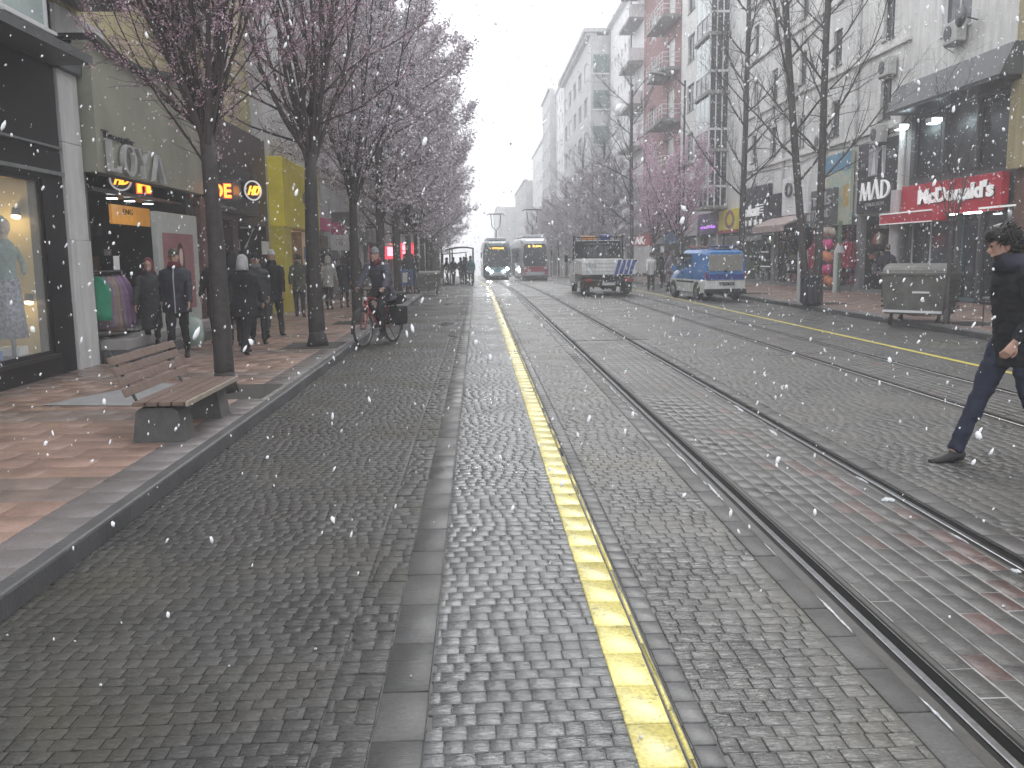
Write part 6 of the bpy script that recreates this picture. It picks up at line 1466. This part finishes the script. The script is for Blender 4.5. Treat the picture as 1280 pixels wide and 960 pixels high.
# ---- street lamps
def lamp(loc, rz, label, H, arm, rise):
    l = thing('street_lamp', label, 'street lamp', loc, rz, 'street lamps'); t = MB(); t.tube([(0,0,0),(0,0,1),(0,0,H)], [.10,.08,.05], 10); t.tube([(0,0,0),(0,0,.35)], .13, 10); t.build('pole', l, 'dark_grey_metal')
    t = MB(); t.tube([(0,0,H-.3),(arm*.4,0,H+rise*.35),(arm,0,H+rise)], [.045,.04,.035], 8); t.build('arm', l, 'dark_grey_metal')
    t = MB(); t.loft([((arm-.1,0,H+rise),(0,.05,0),(0,0,.05)), ((arm+.12,0,H+rise+.04),(0,.16,0),(0,0,.09)), ((arm+.62,0,H+rise+.12),(0,.17,0),(0,0,.10)), ((arm+.80,0,H+rise+.14),(0,.08,0),(0,0,.05))], 12); t.build('lamp_head', l, 'grey_metal', smooth=True); return l
lamp((-3.0, 34.6, ZW), 0, 'street lamp reaching out of the left trees against the sky', 8.15, 1.45, .45)
lamp((10.6, 46.5, ZW), PI, 'street lamp hanging in front of the red apartment house', 10.1, 1.0, .25)
# ---- tram stop shelter
sh = thing('tram_shelter', 'open tram stop shelter with thin curved roofs on the left', 'shelter', (-1.15, 57, gz(57)))
t = MB()
for k in range(9):
    a0, a1 = -.9+1.8*k/9, -.9+1.8*(k+1)/9; z = lambda a: 2.28-.16*(a-.15)**2
    t.prism([(a0,z(a0)),(a1,z(a1)),(a1,z(a1)+.06),(a0,z(a0)+.06)], 'y', -.2, 6)
t.build('roof', sh, 'dark_grey_metal')
t = MB(); t.prism([(-1.0,1.85),(.5,1.95),(.5,2.0),(-1.0,1.9)], 'y', -2.5, -.3); t.build('lower_roof', sh, 'dark_grey_metal')
for x, y in ((.85,0),(.85,5.8),(-.6,0),(-.6,5.8),(-.95,-2.3),(.45,-2.3)): t = MB(); t.tube([(x,y,-.1),(x,y,2.2 if y > -1 else 1.9)], .04, 8); t.build('post', sh, 'dark_grey_metal')
t = MB(); t.box(-.62,-.60,.2,5.6,.4,1.9); t.build('glass_panel', sh, 'win_glass')
# bird
bd = MB(); bd.ell((0,0,0), (.05,.11,.05), 10, 6); bd.add([(0,.04,.02),(.30,.10,.16),(.34,.0,.15),(0,-.04,.02)], [(0,1,2,3)]); bd.add([(0,.04,.02),(-.26,.12,.12),(-.30,.02,.12),(0,-.04,.02)], [(0,1,2,3)]); bd.ell((.0,-.12,.02), .035, 8, 5)
bd = bd.build('bird', None, 'c_black'); bd.location = (1.6, 42, 6.65); tag(bd, 'small dark bird flying in the white sky', 'bird')
# ---- bicycle and rider
def ring(t, c, R, r, n=40, m=8):
    c = Vector(c); b = len(t.v)
    for i in range(n):
        a = 2*PI*i/n; cc = c+Vector((0, math.cos(a)*R, math.sin(a)*R)); o = Vector((0, math.cos(a), math.sin(a)))
        for j in range(m):
            q = 2*PI*j/m; t.v.append((cc+o*math.cos(q)*r+Vector((math.sin(q)*r,0,0)))[:])
    for i in range(n):
        for j in range(m):
            t.f.append((b+i*m+j, b+i*m+(j+1)%m, b+((i+1)%n)*m+(j+1)%m, b+((i+1)%n)*m+j)); t.m.append(t.cur)
bk = thing('bicycle', 'red framed bicycle with black pannier bags under the cyclist', 'bicycle', (-1.90, 17.2, 0), -.40); bk.scale = (1.06,)*3
FW, RW, BB = (0,-.58,.33), (0,.50,.33), (0,.02,.29)
for c in (FW, RW):
    w = MB(); ring(w, (0,0,0), .315, .024); wo = w.build('wheel', bk, 'rubber', smooth=True); wo.location = c
    w = MB(); ring(w, (0,0,0), .292, .012, 36, 6)
    for k in range(24):
        a = 2*PI*k/24; w.tube([((-1)**k*.02, math.cos(a)*.02, math.sin(a)*.02), (0, math.cos(a+.25)*.29, math.sin(a+.25)*.29)], .0016, 3, False)
    w.tube([(-.05,0,0),(.05,0,0)], .022, 10); w.build('rim_and_spokes', wo, 'rim')
t = MB(); HT, HB, ST = (0,-.40,.86), (0,-.44,.72), (0,.16,.80)
for a, b_, r in ((HT,HB,.022),(HB,BB,.018),(HT,ST,.015),(ST,BB,.016),(BB,(.05,.50,.33),.010),(BB,(-.05,.50,.33),.010),(ST,(.05,.50,.33),.009),(ST,(-.05,.50,.33),.009)): t.tube([a,b_], r, 8)
t.build('frame', bk, 'bike_red')
t = MB(); [t.tube([(s*.045,-.45,.70),(s*.05,-.50,.55),(s*.05,-.58,.33)], .012, 8) for s in (-1,1)]; t.tube([(-.05,-.455,.70),(.05,-.455,.70)], .015, 8); t.build('fork', bk, 'bike_red')
t = MB(); t.tube([HT,(0,-.385,.98)], .013, 8); t.tube([(-.29,-.24,1.0),(-.22,-.36,1.01),(0,-.39,.99),(.22,-.36,1.01),(.29,-.24,1.0)], .012, 8); t.build('handlebar', bk, 'black_metal')
t = MB(); t.tube([(0,.16,.80),(0,.18,.93)], .013, 8); t.loft([((0,.02,.95),(.02,0,0),(0,0,.015)), ((0,.15,.95),(.055,0,0),(0,0,.028)), ((0,.28,.955),(.085,0,0),(0,0,.03)), ((0,.32,.955),(.06,0,0),(0,0,.02))], 12); t.build('saddle', bk, 'black_metal', smooth=True)
for s in (-1,1):
    t = MB(); t.beam(BB, (s*.06, .02-s*.10, .29-s*.13), .02, .015); t.box(s*.08-.045, s*.08+.045, .02-s*.10-.03, .02-s*.10+.03, .275-s*.13, .30-s*.13); t.build('pedal', bk, 'black_metal')
    t = MB(); t.box(s*.07, s*.24, .30, .68, .32, .66, .04); t.build('pannier_bag', bk, 'c_black')
t = MB(); t.tube([(.04,0.0,.29),(.04,.5,.35)], .004, 4); t.tube([(.04,0,.26),(.04,.5,.31)], .004, 4); t.tube([(.03,.02,.29),(.05,.02,.29)], .09, 20); t.build('chain', bk, 'dark_grey_metal')
t = MB(); t.box(-.08,.08,.28,.78,.69,.71); t.box(-.20,.20,.32,.74,.72,.92,.05); t.build('rear_load', bk, 'c_black')
def mg(t, c, R, a0, a1, w=.03, n=14):
    for k in range(n):
        a, b_ = a0+(a1-a0)*k/n, a0+(a1-a0)*(k+1)/n
        P_ = lambda q: (c[1]+math.cos(q)*R, c[2]+math.sin(q)*R)
        (y0,z0),(y1,z1) = P_(a),P_(b_); t.add([(-w,y0,z0),(w,y0,z0),(w,y1,z1),(-w,y1,z1)], [(0,1,2,3)])
t = MB(); mg(t, FW, .36, .9, PI+.2); mg(t, RW, .36, -.4, PI-.6); t.build('mudguard', bk, 'black_metal')
t = MB(); t.ell((0,-.47,.84), (.035,.03,.035), 10, 6); t.build('bicycle_lamp', bk, 'frame_white')
t = MB(); t.tube([(.07,.25,.30),(.16,.34,.01)], .010, 6); t.build('kickstand', bk, 'black_metal')
J = {}
J['pelvis'] = Vector((0,.20,1.04)); J['chest'] = Vector((0,.04,1.36)); J['neck'] = Vector((0,-.04,1.52)); J['head'] = Vector((0,-.09,1.65)); J['head_dir'] = Vector((.12,-1,-.22)); J['hem_dir'] = Vector((0,-.25,1)).normalized()
for k, s in (('l',-1),('r',1)):
    J['hip'+k] = Vector((s*.09,.16,1.02)); J['knee'+k] = Vector((s*.13,-.20,.80 if s < 0 else .68)); J['ankle'+k] = Vector((s*.09,.06-s*.10,.43 if s < 0 else .24)); J['toe'+k] = J['ankle'+k]+Vector((0,-.19,-.06))
    J['sh'+k] = Vector((s*.175,-.01,1.46)); J['el'+k] = Vector((s*.26,-.14,1.20)); J['wr'+k] = Vector((s*.27,-.26,1.045)); J['hand'+k] = Vector((0,-1,-.2))
J['curl'] = 1.4
cy = person('cyclist in mauve grey coat with grey beanie and red face scarf', (-1.90, 17.2, 0), -.40, 1.80, J, coat='c_mauvegrey', coat_len=.34, trousers='c_black', hat='beanie', hat_m='c_grey', scarf='c_red', voxel=.015, wide=1.25)
# carrier bag and red rag
bg = thing('carrier_bag', 'pale green plastic carrier bag hanging beside the man with grey shawl', 'bag', (-4.93, 15.7, ZW)); t = MB(); t.loft([((0,0,.05),(.12,0,0),(0,.06,0)), ((0,0,.25),(.16,0,0),(0,.10,0)), ((0,0,.48),(.13,0,0),(0,.05,0)), ((0,0,.55),(.05,0,0),(0,.015,0))], 12); t.v = [(x+.012*math.sin(z*30+y*40), y, z) for x,y,z in t.v]; t.build('sack', bg, 'c_bag', smooth=True); t = MB(); t.tube([(-.05,0,.54),(-.02,0,.68),(.02,0,.68),(.05,0,.54)], .008, 5); t.build('handle', bg, 'c_bag')
# mannequin in the display window
mq = thing('mannequin', 'mannequin in teal top and patterned long skirt in the lit display window', 'mannequin', (XL-.30, 11.85, .43), PI/2*.9)
t = MB(); t.loft([((0,0,.25),(.20,0,0),(0,.17,0)), ((0,0,.6),(.17,0,0),(0,.14,0)), ((0,0,.95),(.15,0,0),(0,.12,0)), ((0,0,1.08),(.11,0,0),(0,.09,0))], 20); t.v = [(x*(1+.08*math.sin(math.atan2(y,x)*9)), y*(1+.08*math.sin(math.atan2(y,x)*9)), z) for x,y,z in t.v]; t.build('skirt', mq, 'cloth_print', smooth=True)
t = MB(); t.loft([((0,0,1.0),(.14,0,0),(0,.11,0)), ((0,0,1.15),(.12,0,0),(0,.09,0)), ((0,0,1.35),(.17,0,0),(0,.11,0)), ((0,0,1.47),(.12,0,0),(0,.08,0)), ((0,0,1.52),(.05,0,0),(0,.05,0))], 18); t.tube([(-.16,0,1.42),(-.30,-.05,1.62),(-.16,-.12,1.80)], [.05,.04,.03], 10); t.tube([(.16,0,1.42),(.26,-.05,1.2),(.12,-.14,1.08)], [.05,.04,.03], 10); remesh(t, 'top', mq, 'cloth_teal', .014)
t = MB(); t.ell((0,0,1.68), (.075,.09,.115), 14, 9); t.tube([(0,0,1.5),(0,0,1.62)], .045, 10); remesh(t, 'head', mq, 'goods_skin', .012); t = MB(); t.tube([(0,0,0),(0,0,.3)], .03, 8); t.tube([(0,0,0),(0,0,.02)], .18, 18); t.build('stand', mq, 'rail_steel')
bxs = ['white shoe box beside the mannequin stand', 'blue folded bag at the foot of the mannequin', 'pale shoe box nearest the left edge in the display', 'grey box behind the mannequin stand']
for k, (y, mm) in enumerate(((11.95,'frame_white'),(11.3,'blue_box'),(10.6,'poster_grey'),(11.75,'sign_grey'))):
    q = MB(); q.box(-.14,.14,-.11,.11,0,.12,.01); o = q.build('display_box', None, mm); o.location = (XL-.36-(k==3)*.3, y, .44); o.rotation_euler.z = k; tag(o, bxs[k], 'box', 'boxes in the display window')
# ---- falling snow
def flakes(n, lo, hi, rmin, rmax, exclude=.9):
    ico = bmesh.new(); bmesh.ops.create_icosphere(ico, subdivisions=1, radius=1); iv = np.array([v.co[:] for v in ico.verts]); fi = np.array([[v.index for v in f.verts] for f in ico.faces]); ico.free()
    P_ = RNG.uniform(lo, hi, (n, 3)); r = rmin+(rmax-rmin)*RNG.uniform(0, 1, n)**2.6
    S = r[:,None]*np.stack([RNG.uniform(.6,1.1,n), RNG.uniform(.6,1.1,n), RNG.uniform(1.0,2.2,n)], 1)
    V = iv[None]*S[:,None,:]*RNG.uniform(.65, 1.3, (n, len(iv), 1))
    sl = RNG.uniform(-.35, .55, n); V[:,:,0] += V[:,:,2]*sl[:,None]
    V += P_[:,None,:]; F = fi[None]+(np.arange(n)*len(iv))[:,None,None]
    return V.reshape(-1,3), F.reshape(-1,3)
Vs = []; Fs = []; base = 0
for args in ((700, (-4,1.3,.3), (4,6,4.5), .003, .0075), (8200, (-8,3.4,.05), (12,12,8.5), .004, .0135), (14000, (-7,12,.1), (15,26,11), .006, .018), (9000, (-6,26,.1), (14,48,14), .009, .026)):
    v, f = flakes(*args); Vs.append(v); Fs.append(f+base); base += len(v)
V = np.concatenate(Vs); F = np.concatenate(Fs)
me = bpy.data.meshes.new('falling_snow'); me.vertices.add(len(V)); me.vertices.foreach_set('co', V.ravel()); me.loops.add(F.size); me.loops.foreach_set('vertex_index', F.ravel().astype(np.int32)); me.polygons.add(len(F)); me.polygons.foreach_set('loop_start', np.arange(0, F.size, 3, dtype=np.int32)); me.update(calc_edges=True); me.materials.append(M['snowflake'])
o = bpy.data.objects.new('falling_snow', me); COL.objects.link(o); tag(o, kind='stuff')
# ------------------------------------------------------------------ air, light, camera
hz = MB(); hz.box(-95, 95, -30, 430, -12, 60); ho = hz.build('haze', None)
m = bpy.data.materials.new('haze'); m.use_nodes = True; nt = m.node_tree; nt.nodes.clear()
out = nt.nodes.new('ShaderNodeOutputMaterial'); pv = nt.nodes.new('ShaderNodeVolumePrincipled'); pv.inputs['Color'].default_value = (.93,.94,.96,1); pv.inputs['Density'].default_value = HAZE; pv.inputs['Anisotropy'].default_value = .2
nt.links.new(pv.outputs['Volume'], out.inputs['Volume']); ho.data.materials.append(m); tag(ho, kind='stuff')
w = bpy.data.worlds.new('World'); scene.world = w; w.use_nodes = True; nt = w.node_tree; bgn = nt.nodes['Background']
sky = nt.nodes.new('ShaderNodeTexSky'); sky.sky_type = 'NISHITA'; sky.sun_disc = False; sky.sun_elevation = math.radians(42); sky.sun_rotation = math.radians(SUNROT); sky.air_density = 1.; sky.dust_density = 5; sky.altitude = 0
hs = nt.nodes.new('ShaderNodeHueSaturation'); hs.inputs['Saturation'].default_value = .10
cm = nt.nodes.new('ShaderNodeMix'); cm.data_type = 'RGBA'; cm.inputs['Factor'].default_value = .72; cm.inputs['B'].default_value = (9.2,9.4,9.8,1)   # the cloud deck
nt.links.new(sky.outputs['Color'], hs.inputs['Color']); nt.links.new(hs.outputs['Color'], cm.inputs['A']); nt.links.new(cm.outputs['Result'], bgn.inputs['Color']); bgn.inputs['Strength'].default_value = .11
sl = bpy.data.lights.new('sun', 'SUN'); sl.energy = .6; sl.angle = math.radians(40); sl.color = (1,.98,.95); so = bpy.data.objects.new('sun', sl); COL.objects.link(so)
so.rotation_euler = (math.radians(48), 0, math.radians(180-SUNROT))
# camera
VPx, VPy, Fp, RL, H = 597, 318, 1120., .018, 1.68
v = Vector(((VPx-640)/Fp, (480-VPy)/Fp, -1.)); tr = math.tan(RL); r = Vector((1, tr, v.x+tr*v.y)).normalized(); v.normalize(); u = r.cross(v)
R3_ = Matrix((r, v, u))          # rows: world axes in camera space
cam = bpy.data.cameras.new('camera'); cam.sensor_width = 36; cam.lens = Fp/1280*36; cam.clip_end = 1500; cam.clip_start = .05
co = bpy.data.objects.new('camera', cam); COL.objects.link(co); co.matrix_world = Matrix.Translation((0,0,H)) @ R3_.to_4x4()
scene.camera = co
vs = scene.view_settings; vs.view_transform = 'Standard'; vs.look = 'None'; vs.gamma = 1; vs.use_curve_mapping = False; vs.exposure = EXPOSURE
c = scene.cycles; c.max_bounces = 6; c.diffuse_bounces = 3; c.glossy_bounces = 3; c.transmission_bounces = 3; c.volume_bounces = 1; c.transparent_max_bounces = 8; c.caustics_reflective = False; c.caustics_refractive = False; c.sample_clamp_indirect = 6; c.use_denoising = True
